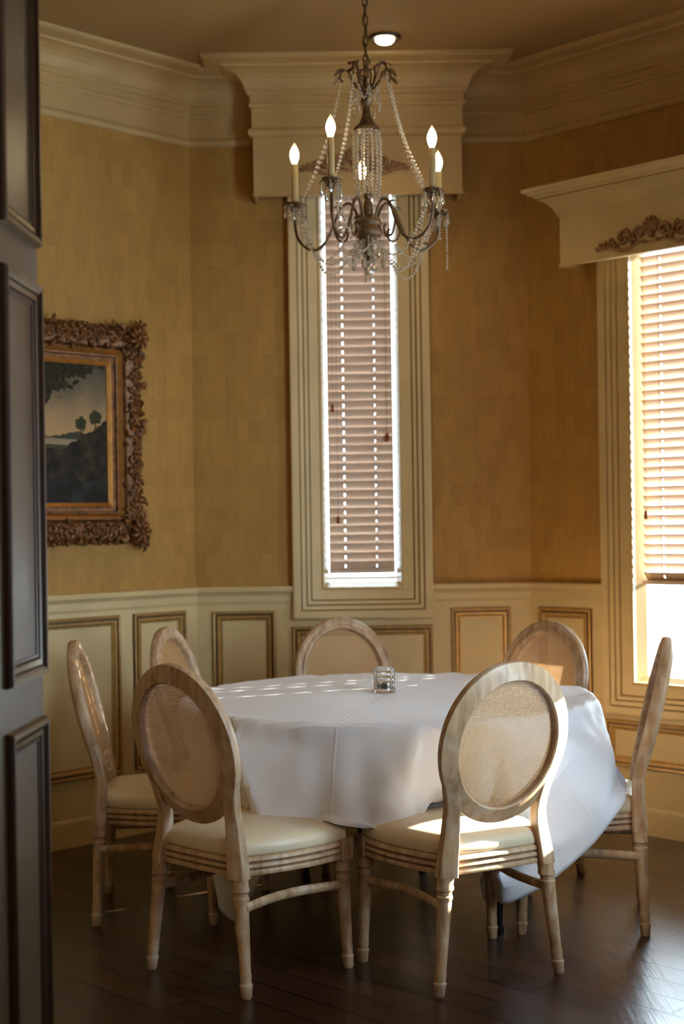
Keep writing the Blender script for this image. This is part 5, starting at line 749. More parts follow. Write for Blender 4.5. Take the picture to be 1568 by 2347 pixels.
[-996,553,942,46,-4,9,76,41,-12,-17,103,-16,-126,17,3,-41,12,84,-15,29,64,-9,29,56,-8,29,54,-12,28,54,-12,26,55,-10,25,55,-9,26,55,-48,54,32,-2,28,92,81,-36,-13,55,-14,0,55,-13,0,55,-13,0,54,-13,0,55,-13,0,55,-13,0,55,-14,0,54,-13,0,55,-13,0,55,-13,0,55,-13,0,54,-13,0,55,-13,0,55,-14,0,55,-13,0,54,-13,0,55,-13,0,55,-13,0,55,-13,0,54,-13,0,55,-14,0,55,-13,0,55,-13,0,55,-13,0,54,-13,0,55,-13,0,55,-13,0,55,-14,0,54,-13,0,55,-13,0,55,-13,0,55,-13,0,54,-13,0,55,-14,0,55,-13,0,55,-13,0,54,-13,0,55,-13,0,55,-13,0,55,-13,0,54,-14,0,55,-13,0,55,-13,0,55,-13,0,54,-13,0,55,-13,0,83,-15,10,17,-13,-41,-32,-26,-64,-62,-24,-1,4,-23,-52,1,-24,-52,-8,-31,-46,-15,-39,-38,-8,-32,-46,-2,-29,-48,5,-25,-50,17,-19,-50,5,-23,-51,18,-18,-50,7,-23,-51],
[-1066,579,942,84,-1,-6,49,48,8,21,88,5,-18,27,-11,-70,17,38,-39,33,76,-16,33,54,-16,31,54,-13,28,53,-13,27,54,-10,25,56,-5,25,55,-17,42,46,-23,41,83,55,-18,29,63,-24,-22,55,-13,0,55,-13,0,54,-13,0,55,-13,0,55,-14,0,55,-13,0,54,-13,0,55,-13,0,55,-13,0,55,-13,0,55,-13,0,54,-14,0,55,-13,0,55,-13,0,55,-13,0,54,-13,0,55,-13,0,55,-14,0,55,-13,0,54,-13,0,55,-13,0,55,-13,0,55,-13,0,54,-13,0,55,-14,0,55,-13,0,55,-13,0,54,-13,0,55,-13,0,55,-13,0,55,-13,0,54,-14,0,55,-13,0,55,-13,0,55,-13,0,55,-13,0,54,-13,0,55,-13,0,55,-14,0,55,-13,0,54,-13,0,55,-13,0,55,-13,0,55,-13,0,98,-8,9,31,-27,-28,-12,-22,-49,-57,-21,-41,-52,-32,-4,-2,-28,-49,-5,-32,-47,-6,-29,-47,-5,-28,-49,10,-23,-50,-6,-30,-47,12,-22,-51,6,-25,-50,24,-13,-49,13,-21,-51,12,-21,-51],
[-1100,623,968,31,-2,-22,54,50,0,39,24,-2,-3,30,18,-24,24,93,-42,7,46,-7,27,48,-1,34,47,0,33,47,0,35,47,-1,36,47,-3,35,48,-8,40,41,-40,63,11,7,30,87,77,-33,-10,55,-13,0,55,-13,0,55,-14,0,54,-13,0,55,-13,0,55,-13,0,55,-13,0,54,-13,0,55,-13,0,55,-14,0,55,-13,0,54,-13,0,55,-13,0,55,-13,0,55,-13,0,55,-13,0,54,-14,0,55,-13,0,55,-13,0,55,-13,0,54,-13,0,55,-13,0,55,-14,0,55,-13,0,54,-13,0,55,-13,0,55,-13,0,55,-13,0,54,-13,0,55,-14,0,55,-13,0,55,-13,0,54,-13,0,55,-13,0,55,-13,0,55,-13,0,54,-14,0,55,-13,0,55,-13,0,55,-13,0,54,-13,0,55,-13,0,55,-13,0,55,-14,0,101,-16,-17,-1,-37,-41,-52,-17,-50,-58,-37,5,-16,-21,-49,-31,-41,-24,5,-20,-53,5,-22,-51,7,-23,-51,-6,-30,-47,7,-24,-50,-4,-30,-47,19,-17,-51,15,-19,-50,17,-18,-51,12,-21,-51],
[-1063,582,962,-18,48,23,10,24,-19,34,18,3,11,25,18,-15,20,104,19,32,48,20,50,8,-4,45,35,-7,41,41,-7,38,43,-4,37,45,-1,34,47,5,30,50,-24,57,19,-17,48,62,46,-6,40,62,-26,-15,55,-13,0,55,-13,0,55,-13,0,54,-13,0,55,-13,0,55,-13,0,55,-14,0,54,-13,0,55,-13,0,55,-13,0,55,-13,0,54,-13,0,55,-13,0,55,-14,0,55,-13,0,54,-13,0,55,-13,0,55,-13,0,55,-13,0,54,-13,0,55,-14,0,55,-13,0,55,-13,0,54,-13,0,55,-13,0,55,-13,0,55,-13,0,55,-14,0,54,-13,0,55,-13,0,55,-13,0,55,-13,0,54,-13,0,55,-14,0,55,-13,0,55,-13,0,54,-13,0,55,-13,0,55,-13,0,55,-13,0,54,-14,0,55,-13,0,74,-17,-44,38,-20,-39,-23,-50,-2,-65,-40,-23,-17,-30,-42,-46,-31,-7,-8,-17,-53,-17,-43,-32,11,-7,-55,12,-16,-53,12,-16,-52,-2,-30,-48,8,-24,-50,5,-26,-50,13,-22,-50,17,-17,-51,11,-22,-50],
[-1025,623,974,-23,-38,1,5,47,20,13,24,32,6,33,60,20,36,43,35,40,-8,11,15,54,-5,44,35,-4,44,37,-1,43,37,-1,43,36,0,45,36,-2,45,34,-11,42,36,-27,61,10,11,34,79,57,-19,15,56,-23,-17,55,-13,0,55,-13,0,54,-13,0,55,-14,0,55,-13,0,55,-13,0,54,-13,0,55,-13,0,55,-13,0,55,-13,0,55,-14,0,54,-13,0,55,-13,0,55,-13,0,55,-13,0,54,-13,0,55,-13,0,55,-14,0,55,-13,0,54,-13,0,55,-13,0,55,-13,0,55,-13,0,54,-13,0,55,-14,0,55,-13,0,55,-13,0,54,-13,0,55,-13,0,55,-13,0,55,-13,0,54,-14,0,55,-13,0,55,-13,0,55,-13,0,54,-13,0,55,-13,0,55,-13,0,55,-14,0,55,-13,0,119,32,-19,-20,-69,-49,-14,-50,-14,-41,-61,-14,-36,-36,-22,-3,-13,-56,-25,-39,-31,-42,-37,-10,-4,-17,-54,0,-37,-42,13,-2,-55,15,-6,-54,15,-10,-53,12,-22,-51,10,-23,-50,8,-25,-50,3,-29,-48,12,-22,-51],
[-989,581,954,-29,52,13,27,-15,17,14,30,58,5,48,28,15,43,29,37,10,40,16,45,29,-6,45,33,-5,46,33,-6,47,29,-6,48,31,-2,45,34,4,40,39,-33,43,17,12,24,44,-12,64,9,21,37,81,64,-31,13,56,-21,-17,55,-13,0,55,-14,0,54,-13,0,55,-13,0,55,-13,0,55,-13,0,54,-13,0,55,-13,0,55,-14,0,55,-13,0,54,-13,0,55,-13,0,55,-13,0,55,-13,0,54,-14,0,55,-13,0,55,-13,0,55,-13,0,54,-13,0,55,-13,0,55,-13,0,55,-14,0,55,-13,0,54,-13,0,55,-13,0,55,-13,0,55,-13,0,54,-13,0,55,-14,0,55,-13,0,55,-13,0,54,-13,0,55,-13,0,55,-13,0,55,-13,0,54,-14,0,55,-13,0,55,-13,0,55,-5,-40,55,-20,-34,-4,-48,-6,-58,-73,-18,-15,-51,-15,-4,-28,-50,-38,-37,-19,-7,-14,-54,-32,-41,-22,-31,-42,-20,3,-22,-52,11,-24,-50,15,3,-54,16,-3,-54,14,-12,-53,13,-19,-52,12,-18,-52,12,-21,-51,11,-22,-50],
[-937,591,976,-36,15,-15,-38,51,8,19,13,14,56,40,47,23,38,35,28,28,39,-10,52,20,-1,45,34,4,44,36,7,42,36,-4,47,32,3,42,37,-31,44,19,14,8,54,13,20,51,1,54,14,-5,72,-5,24,33,93,64,-37,7,57,-20,-18,55,-13,0,54,-13,0,55,-13,0,55,-13,0,55,-13,0,55,-14,0,54,-13,0,55,-13,0,55,-13,0,55,-13,0,54,-13,0,55,-13,0,55,-14,0,55,-13,0,54,-13,0,55,-13,0,55,-13,0,55,-13,0,54,-13,0,55,-14,0,55,-13,0,55,-13,0,54,-13,0,55,-13,0,55,-13,0,55,-14,0,54,-13,0,55,-13,0,55,-13,0,55,-13,0,55,-13,0,54,-13,0,55,-14,0,55,-13,0,55,-13,0,54,-13,0,77,-32,-4,27,-14,-58,-40,-50,-23,-14,-59,-13,-21,-52,3,-2,-37,-43,-9,-37,-41,-8,-25,-49,-40,-36,-15,-10,-17,-52,-35,-41,-17,-12,-41,-35,9,-30,-47,16,-7,-54,15,3,-54,15,-15,-52,14,-3,-55,12,-18,-52,12,-21,-51,11,-24,-50],
[-890,577,963,-58,27,8,14,95,1,-4,32,4,49,4,28,28,22,40,5,50,24,12,38,40,-6,49,26,0,47,31,-4,48,29,6,42,37,-30,44,19,15,10,53,6,36,44,18,5,52,6,29,49,12,57,-9,-10,78,-8,27,29,98,65,-33,6,58,-22,-21,55,-13,0,54,-13,0,55,-14,0,55,-13,0,55,-13,0,54,-13,0,55,-13,0,55,-13,0,55,-13,0,54,-14,0,55,-13,0,55,-13,0,55,-13,0,55,-13,0,54,-13,0,55,-13,0,55,-14,0,55,-13,0,54,-13,0,55,-13,0,55,-13,0,55,-13,0,54,-13,0,55,-14,0,55,-13,0,55,-13,0,54,-13,0,55,-13,0,55,-13,0,55,-13,0,54,-14,0,55,-13,0,55,-13,0,55,-13,0,-2,-56,27,73,-50,12,36,-12,-64,-57,-47,-2,-15,-33,-77,-2,-49,-26,-18,-48,-21,-3,-29,-48,-13,-34,-43,-12,-29,-46,-42,-34,-17,-10,-25,-49,-28,-44,-20,2,-45,-35,16,-1,-53,15,-13,-53,14,-9,-54,21,-33,-39,6,-3,-56,16,-32,-44,21,-34,-40],
[-848,590,957,-34,29,18,7,58,-7,-5,56,11,2,54,2,47,3,27,27,29,40,-7,51,23,1,47,31,-4,49,28,3,44,34,-28,46,18,15,12,53,-1,42,36,18,-3,54,4,41,38,15,-5,53,18,51,16,11,55,6,-12,77,-12,36,35,104,66,-29,11,56,-26,-27,55,-14,0,54,-13,0,55,-13,0,55,-13,0,55,-13,0,54,-13,0,55,-13,0,55,-14,0,55,-13,0,54,-13,0,55,-13,0,55,-13,0,55,-13,0,54,-14,0,55,-13,0,55,-13,0,55,-13,0,54,-13,0,55,-13,0,55,-13,0,55,-14,0,54,-13,0,55,-13,0,55,-13,0,55,-13,0,55,-13,0,54,-13,0,55,-14,0,55,-13,0,55,-13,0,54,-13,0,55,-13,0,12,-41,39,-14,-48,-16,26,-58,2,56,-45,20,0,-22,-16,-51,-59,-62,-4,-14,-94,-9,-41,-43,-9,-37,-45,-11,-34,-45,-16,-34,-43,-22,-30,-43,-32,-36,-28,-20,-40,-34,-6,-51,-22,16,-36,-39,11,3,-56,19,-28,-44,22,-34,-40,46,-23,-24,17,-32,-43,-21,22,-47],
[-809,588,988,-24,41,-29,6,49,26,0,54,-18,2,56,-6,7,51,21,47,8,30,9,42,36,-12,52,18,1,46,32,-27,47,16,14,12,53,-6,48,30,15,-5,53,16,30,45,-17,-18,50,32,31,35,11,55,7,24,45,22,17,50,18,-7,80,-2,28,42,107,64,-30,9,64,-27,-27,54,-13,0,55,-13,0,55,-13,0,55,-13,0,54,-14,0,55,-13,0,55,-13,0,55,-13,0,55,-13,0,54,-13,0,55,-13,0,55,-14,0,55,-13,0,54,-13,0,55,-13,0,55,-13,0,55,-13,0,54,-13,0,55,-14,0,55,-13,0,55,-13,0,54,-13,0,55,-13,0,55,-13,0,55,-14,0,54,-13,0,55,-13,0,55,-13,0,55,-13,0,54,-13,0,8,-44,39,-5,-53,-17,-11,-56,-1,18,-45,-1,27,-72,10,19,-68,6,-26,5,-46,-20,-16,-131,-3,-34,-49,-5,-32,-50,-12,-34,-45,-8,-32,-49,-28,-31,-39,-22,-36,-39,-31,-42,-25,-8,-56,-18,10,-55,-14,33,-31,-35,41,-28,-29,37,-28,-32,12,-30,-47,-8,1,-55,-4,-11,-56],
[-762,592,957,-20,48,-20,-6,55,10,16,43,32,2,49,-27,3,56,5,8,50,24,39,18,37,-13,52,17,-27,47,13,14,11,54,-13,50,22,16,2,54,18,10,52,-34,-16,42,23,4,51,13,55,6,26,46,18,25,46,19,22,45,27,19,45,31,22,84,9,-11,46,83,66,0,14,77,-49,-16,54,-13,0,55,-14,0,55,-13,0,55,-13,0,54,-13,0,55,-13,0,55,-13,0,55,-13,0,54,-14,0,55,-13,0,55,-13,0,55,-13,0,54,-13,0,55,-13,0,55,-13,0,55,-14,0,54,-13,0,55,-13,0,55,-13,0,55,-13,0,55,-13,0,54,-13,0,55,-14,0,55,-13,0,55,-13,0,54,-13,0,55,-13,0,55,-13,0,-8,-68,26,24,-43,0,-22,-64,-2,-23,-71,1,11,-50,5,17,-49,7,23,-41,-9,-12,-24,-57,-6,-4,-139,-2,-36,-53,0,-30,-53,1,-29,-55,-15,-38,-46,-9,-30,-55,24,-65,-73,-46,-12,-39,-14,-58,4,-18,-58,3,14,-56,3,40,-11,-38,27,-46,12,7,-19,-53,15,-29,-46,-20,8,-52],
[-742,596,904,14,51,20,-8,56,3,-4,55,11,23,40,31,2,45,-34,7,51,23,17,46,24,-34,45,2,17,7,53,-15,51,19,16,15,52,12,-10,54,-35,-15,41,-3,-14,55,28,46,18,29,35,33,10,54,-7,30,43,21,23,44,26,19,42,31,24,38,36,0,73,4,41,45,8,15,28,100,88,-20,8,71,-30,-22,55,-13,0,55,-13,0,55,-13,0,54,-13,0,55,-14,0,55,-13,0,55,-13,0,54,-13,0,55,-13,0,55,-13,0,55,-13,0,54,-14,0,55,-13,0,55,-13,0,55,-13,0,54,-13,0,55,-13,0,55,-13,0,55,-14,0,54,-13,0,55,-13,0,55,-13,0,55,-13,0,55,-13,0,109,38,-21,58,-23,21,-43,-65,33,-81,-101,-3,-26,-68,-2,24,-71,3,-20,-60,0,31,-66,-3,13,-29,-32,15,-19,-159,-14,-38,-53,0,-36,-49,-5,-39,-50,3,-27,-53,-6,-30,-63,22,-22,-132,40,-76,-3,-19,-41,2,-23,-53,4,-28,-68,-7,-15,-51,-9,24,-17,36,7,-24,-52,30,-46,4,-24,9,-50,-12,-12,-54],
[-717,607,855,16,51,20,8,53,17,1,53,17,-3,55,13,35,34,23,-4,52,-20,-24,52,3,12,3,55,-7,53,8,11,6,55,-28,-15,46,15,-9,54,-37,-15,40,31,34,33,27,14,48,0,55,-10,28,48,1,33,40,21,23,45,24,20,42,32,23,41,34,22,42,34,40,34,25,7,80,-6,41,46,84,65,0,20,79,-25,10,51,-30,-22,55,-13,0,54,-14,0,55,-13,0,55,-13,0,55,-13,0,54,-13,0,55,-13,0,55,-13,0,55,-14,0,55,-13,0,54,-13,0,55,-13,0,55,-13,0,55,-13,0,54,-14,0,55,-13,0,55,-13,0,55,-13,0,54,-13,0,55,-13,0,101,33,5,18,-65,-62,30,-34,-26,52,-9,1,50,13,104,-95,-123,1,-61,-86,-7,9,-72,0,14,-72,-1,30,-49,0,2,-42,-168,4,-34,-67,3,-34,-51,-4,-40,-49,-5,-37,-51,-9,-40,-52,25,8,-141,-25,-56,1,-19,-72,-26,-51,-89,-13,8,-51,-8,7,-62,-7,-11,-43,-1,63,-2,20,-7,-25,49,16,-51,-19,-17,-5,-54,-10,-14,-53],
[-696,622,805,19,49,22,2,54,13,5,53,18,23,27,41,19,58,-1,-17,33,-27,-2,26,44,-13,53,14,19,0,55,-43,-5,36,20,-4,52,-38,-13,40,26,4,50,30,33,34,29,26,41,-25,43,-27,35,43,6,34,40,19,24,46,21,19,43,32,21,41,34,24,39,35,35,36,31,31,39,32,24,63,3,52,46,10,81,37,72,60,2,16,35,-27,12,52,-30,0,60,-16,-19,55,-13,0,55,-13,0,55,-13,0,54,-14,0,55,-13,0,55,-13,0,55,-13,0,54,-13,0,55,-13,0,55,-13,0,55,-14,0,54,-13,0,55,-13,0,55,-13,0,71,0,33,72,-5,0,59,-7,-40,43,-26,-23,-2,-55,-57,-23,-93,-14,29,-58,-9,61,0,-37,-18,-55,-19,-42,-74,18,1,-64,-10,6,-61,-14,15,-58,-16,1,-42,-40,-7,-54,-25,-1,-44,-40,-5,-36,-48,-7,-39,-46,-7,-35,-49,15,-1,-123,-7,-24,-23,-90,-133,-10,-12,-65,6,-15,-46,10,52,-13,-12,10,-38,-4,49,-10,30,-2,-32,-34,-5,-52,24,-5,-46,-33,2,-24,-51],
[-696,645,754,33,41,20,-9,51,13,33,13,40,-11,48,17,-2,61,7,10,46,-35,8,26,49,20,9,56,-48,-1,30,18,-3,48,-38,-12,40,24,0,51,29,16,45,24,12,49,22,51,10,-37,29,-30,39,39,10,36,40,16,23,48,18,18,43,30,20,41,35,22,39,36,32,37,32,31,37,30,38,36,29,47,29,23,41,60,-2,71,37,22,46,27,42,38,0,35,62,-2,-1,74,-10,7,40,-44,14,58,-11,-9,56,-12,-8,60,-16,-9,55,-13,0,55,-13,0,55,-13,0,54,-14,0,58,-11,15,57,-13,6,61,-4,7,62,-3,-14,57,-12,-7,54,-26,-6,60,-14,-18,39,-40,-25,9,-61,-39,-15,-75,-45,-5,-61,-9,28,-48,-18,36,-35,-22,-18,-52,-11,-13,-54,-8,13,-52,-19,11,-52,-19,15,-53,-17,-7,-49,-26,-18,-53,-12,-12,-54,-19,-3,-48,-32,-4,-42,-42,-4,-39,-44,9,-22,-78,-22,-16,-65,-64,-82,-18,-26,-61,14,48,6,9,80,11,-7,-5,-62,7,-16,-46,2,-9,-52,-15,-9,-54,-1,-4,-44,-35,0,-32,-47],
[-676,653,702,-7,51,23,45,3,33,-21,49,16,24,39,10,-27,18,35,24,36,-3,19,52,2,1,2,58,0,6,58,-39,-18,34,15,-2,53,31,18,43,23,-2,52,28,30,38,9,55,-5,-47,11,-28,42,36,11,37,41,12,21,49,15,18,44,30,18,41,35,19,39,37,28,37,32,32,37,30,35,34,29,41,30,23,42,24,30,48,28,16,48,44,1,49,33,8,75,14,5,71,11,5,36,1,73,58,-5,-3,59,-7,5,57,-15,2,63,-12,2,56,-12,-2,60,-13,0,55,-13,-5,59,-18,0,61,-20,0,51,-18,-4,51,-21,-37,43,-32,-18,42,-40,-25,40,-44,-13,28,-53,-1,5,-63,-25,3,-43,-37,-5,-53,-14,28,-40,-26,29,-43,-20,-7,-50,-19,-20,-51,0,22,-47,-22,17,-43,-28,20,-49,-18,-3,-50,-22,-39,-39,9,-14,-53,-13,-11,-52,-18,24,-13,-49,-18,-43,-31,-3,-32,-43,-45,-13,-70,-46,-73,-23,41,-43,6,86,21,3,-13,-53,13,-16,-51,2,-14,-58,-12,-12,-56,-2,1,-38,-42,-1,-41,-39,-13,-46,-30],
[-688,674,651,41,10,36,17,49,22,-24,47,17,12,53,19,14,-8,53,26,9,30,-25,14,18,29,8,42,16,19,51,-46,-31,18,32,27,36,20,-6,53,33,26,37,27,28,41,-5,52,-19,-51,-2,-24,42,36,7,38,40,11,18,52,9,17,43,32,16,40,36,16,39,37,24,38,34,32,37,28,33,35,28,42,29,25,41,29,26,47,25,21,50,16,26,51,17,22,55,11,10,63,11,1,38,55,-4,63,4,9,60,-2,6,60,0,10,57,-8,1,60,-13,-2,60,-13,-2,54,-19,-5,55,-22,-3,54,-26,-3,54,-27,-5,36,-39,-19,33,-53,-1,36,-47,2,36,-45,-5,27,-45,-21,17,-40,-35,4,-54,-17,6,-10,-54,14,-49,-22,20,-49,-17,0,-47,-28,-19,-51,3,26,-44,-19,23,-31,-39,29,-43,-19,-8,-53,-16,-46,-26,21,-19,-53,-8,-20,-53,-5,27,-50,4,8,-53,-16,19,-39,-38,-28,16,-50,-20,-19,-53,55,-39,-18,-25,-41,13,-9,-51,-1,-21,-52,-20,-18,-49,17,-11,-47,-30,-2,-47,-31,7,-18,-54,-8,-41,-37],
[-641,653,628,29,44,17,-4,55,13,-28,46,16,32,31,33,14,-28,46,-12,-12,54,-13,6,51,45,8,29,-33,33,18,38,5,40,3,-22,42,43,24,29,36,22,36,18,44,39,-25,37,-31,-51,-15,-18,42,40,3,44,40,9,10,59,0,18,40,35,13,38,39,13,38,38,20,38,35,32,38,25,32,36,29,40,31,24,40,29,26,46,23,23,48,20,22,49,19,21,53,14,14,55,-2,13,48,22,20,57,6,5,57,2,1,57,6,1,55,-7,1,57,-13,1,56,-15,0,51,-20,2,51,-23,1,51,-26,1,49,-26,-7,37,-43,2,33,-46,-5,37,-22,-37,37,-39,-14,24,-46,-20,17,-43,-30,0,-55,-11,2,-1,-57,16,-39,-36,12,-52,-14,4,-44,-33,-11,-53,-1,30,-44,-14,24,-15,-49,39,-36,-19,-5,-55,-16,-13,-44,31,-44,-34,-13,33,-42,20,-29,-46,-15,-12,-52,-2,14,-31,-37,-18,-50,17,47,5,-31,-23,-35,-43,-41,-19,-22,-14,-59,-13,-14,-53,11,-18,-50,-19,-15,-54,-3,5,-24,-51,7,-19,-53,1,-32,-47],
[-602,656,588,-12,54,2,-1,55,14,21,30,43,-1,-19,52,-28,-23,43,2,-18,53,30,42,23,-27,-8,47,25,20,46,7,13,53,51,18,-26,36,44,21,9,20,27,19,46,55,-36,-34,13,-37,-4,-36,26,41,-6,28,54,-35,-14,51,-25,76,48,76,20,26,50,13,38,42,13,44,33,35,37,24,29,38,29,39,32,23,40,29,27,45,23,23,47,23,21,48,21,18,53,15,15,50,24,9,52,6,19,55,9,7,57,6,2,56,3,1,57,-2,2,56,-7,1,55,-12,2,53,-19,3,47,-31,1,37,-42,3,46,-33,-5,37,-43,1,21,-51,5,38,-34,-24,38,-25,-32,25,-46,-20,15,-44,-29,-5,-56,-2,7,-10,-53,7,-16,-52,5,-52,-13,5,-40,-38,0,-56,-7,45,-33,-20,36,-9,-158,45,-26,-4,-4,-65,8,-15,-19,110,13,-46,33,-3,-47,-27,-19,-52,-11,-53,-13,14,-9,-53,20,-23,-39,-27,36,-44,-8,-21,4,-50,-18,-47,19,-22,-51,-5,-29,-47,-11,-19,-48,-21,-6,-34,-45,-1,-32,-46,3,-24,-51,29,-1,-49],
[-579,664,537,-2,56,8,17,40,36,6,-7,55,-8,-23,51,-23,-22,47,3,50,26,1,-33,45,10,9,55,13,9,54,22,28,42,32,18,-39,51,37,26,-40,61,10,10,52,2,-47,-61,-5,-54,-49,-66,-8,26,-2,-6,33,25,87,85,21,80,70,10,45,56,37,8,20,97,16,34,46,26,51,7,26,39,31,40,31,23,39,30,27,45,26,22,47,25,19,48,23,18,50,21,13,54,11,14,49,24,13,55,11,6,56,7,3,56,4,1,57,0,1,56,-5,2,55,-11,2,51,-24,3,34,-44,5,33,-46,6,42,-38,-1,38,-41,-1,21,-52,6,28,-48,-6,37,-21,-37,29,-36,-30,15,-46,-27,-7,-55,-2,17,-21,-49,-20,6,-50,8,-53,-21,0,-30,-43,-4,-56,-2,50,-29,-13,25,-1,-119,47,-26,1,-2,-62,-2,34,-41,0,-11,-7,104,-14,-50,-16,-10,-51,-20,-36,-45,-1,-15,0,54,17,-40,-35,-23,-51,0,-24,-51,1,2,-10,-56,-33,-46,1,-18,-49,-20,-37,-43,-2,25,-15,-48,5,-31,-47,-23,-30,-42,17,-15,-51],
[-556,680,488,22,43,28,11,0,56,-13,-20,51,-23,-25,44,13,44,33,14,25,49,3,-26,50,7,28,50,10,15,53,13,-17,48,2,41,14,61,14,-1,0,48,-7,-35,33,-16,-61,-13,-15,29,-52,-6,105,-27,-4,19,12,-23,11,91,12,-67,94,14,52,82,22,22,27,17,0,35,109,27,51,2,28,30,41,38,39,18,38,31,28,45,28,21,47,27,17,47,26,17,52,18,15,48,27,11,52,20,12,54,15,7,56,8,3,56,5,0,56,-2,2,56,-7,2,55,-13,2,47,-30,4,24,-51,8,31,-46,7,36,-43,3,37,-43,1,28,-49,2,14,-54,4,37,-33,-27,28,-26,-40,18,-43,-31,-3,-60,0,21,-25,-45,-39,17,-44,11,-18,-67,13,-10,-95,-32,-84,2,36,-39,38,49,-22,-43,42,-19,-1,-11,-74,-1,18,-55,3,7,21,81,2,-37,46,-16,-8,-54,-32,-45,10,-32,-40,23,17,-41,-35,8,-39,-39,-41,-25,30,-7,-55,-11,-25,-7,-49,-25,-49,3,5,-36,-44,-23,-50,-11,7,-17,-53,23,8,-51,-5,-23,-51],
[-509,683,458,21,7,52,-14,-19,51,-26,-21,45,18,40,36,18,26,46,-4,-12,55,19,33,41,10,19,52,11,3,55,16,0,56,-7,36,49,-39,26,-27,16,49,1,30,16,-9,-21,30,-28,34,-10,-5,30,-38,12,37,3,24,54,7,13,-7,47,-53,-51,69,1,23,65,12,11,57,75,-4,72,-44,30,10,87,44,39,17,39,30,30,45,32,20,46,29,17,48,26,16,45,31,14,52,21,11,51,21,12,51,23,7,55,8,2,57,-3,1,56,-2,1,56,-9,2,53,-16,3,44,-35,5,19,-52,9,28,-49,8,32,-46,5,32,-45,4,25,-51,4,21,-52,1,24,-50,-9,28,-25,-41,18,-36,-38,3,-66,-1,17,-13,-57,-35,15,-43,0,49,-88,27,-27,-25,-54,-118,-14,28,-30,13,48,-42,11,48,-14,-13,-18,-60,-1,14,-50,13,19,-11,37,24,39,56,-20,-49,19,-46,-21,-21,-15,-39,-34,29,-33,-35,-29,-49,4,-31,-45,-13,-18,-37,38,-26,-35,-35,-3,-14,-53,-16,-52,10,21,-15,-50,-23,-27,-43,14,-2,-55,4,-15,-54],
[-461,656,443,-17,-19,50,-16,-19,51,18,34,41,19,22,49,9,7,55,6,7,56,0,8,56,-16,9,53,-25,7,49,4,7,56,-2,32,50,0,57,12,20,55,-25,-2,27,-14,25,33,-30,-8,54,-11,47,-2,0,46,15,5,25,-39,3,40,-40,10,-4,59,-40,-25,53,8,17,61,32,9,98,1,-1,36,5,45,26,22,40,23,61,47,27,20,45,33,16,49,23,16,50,13,22,40,40,2,48,25,12,47,30,7,55,-12,3,56,6,0,56,-8,2,56,-8,1,53,-16,3,44,-35,6,22,-51,8,20,-52,9,26,-49,7,27,-50,5,23,-51,6,15,-54,3,21,-52,-5,25,-44,-24,15,-30,-43,13,-63,-12,15,-3,-58,-63,35,-13,-42,-5,-98,25,-64,-23,-96,-176,-3,27,-16,-4,132,83,15,47,-20,9,-3,-54,2,3,-46,28,39,43,2,45,11,10,-17,-15,64,-35,-28,-36,-7,-43,-30,-31,-47,-7,-27,-49,-7,-22,-42,29,-32,-46,6,9,-8,-55,-33,-45,-4,-8,-38,-41,20,-17,-50,25,-10,-49,-40,-18,-36,37,10,-40],
[-432,609,434,-16,-18,51,10,24,50,9,6,55,-3,4,57,-22,1,52,-2,8,55,0,9,56,4,8,56,9,26,50,11,29,48,5,42,37,-3,47,34,-2,55,7,-16,55,-16,-5,35,-57,20,40,-10,29,32,-5,37,9,8,55,-9,-11,26,-31,-3,74,-2,14,-25,25,-27,-22,75,25,12,77,-3,-2,51,3,30,38,2,32,33,16,48,20,31,39,37,9,54,11,28,50,4,26,29,49,-4,41,37,12,49,-16,21,51,20,-11,57,3,0,55,-10,2,56,-9,2,54,-14,3,46,-32,5,24,-50,9,15,-54,8,20,-52,8,23,-51,6,22,-51,6,13,-55,5,9,-56,0,17,-52,-13,19,-46,-29,15,-43,-36,10,-9,-103,-63,26,25,-103,9,-73,-42,-179,4,7,-44,25,67,-2,26,67,8,-40,88,42,10,-11,-78,-3,19,10,22,44,59,0,20,-28,37,-20,-16,52,0,-56,8,-22,-34,-41,-42,-6,-34,-9,-50,23,-41,-38,-5,-30,-45,-13,11,-6,-55,-30,-46,-13,0,-31,-47,17,-20,-49,29,-6,-48,17,-23,-48,-31,-27,-40],
[-392,570,432,-1,7,56,-4,2,56,-21,-13,51,-3,4,56,0,11,56,4,14,54,8,17,54,12,24,50,10,36,43,8,40,38,3,46,33,-44,35,1,0,52,6,10,23,55,-23,34,-51,13,37,-29,17,54,3,9,-21,0,89,17,11,40,4,-1,47,-34,26,-16,51,3,42,16,-32,-4,70,-10,-13,69,-1,24,53,3,37,34,-1,34,34,0,23,49,6,60,9,7,48,0,36,18,53,-10,34,-11,52,53,18,-6,56,-6,6,54,11,-8,54,13,-8,56,-9,2,55,-13,2,47,-29,5,28,-48,9,12,-54,8,15,-54,8,18,-53,7,27,-49,5,19,-53,5,-3,-57,1,-5,-57,-3,9,-55,-15,40,-54,0,-7,-4,-109,-56,23,-2,-58,46,10,-42,-83,-15,64,-42,30,37,-9,-5,-36,-54,-35,61,0,-1,45,-45,-4,4,-44,21,18,45,-7,45,52,19,8,-60,12,-18,-6,58,-16,-58,14,-42,-26,-26,-35,-36,-26,-11,-25,-48,-43,-32,18,1,-16,-54,-24,-44,-26,15,-22,-50,9,-26,-49,20,-18,-49,29,-9,-47,10,-25,-50],
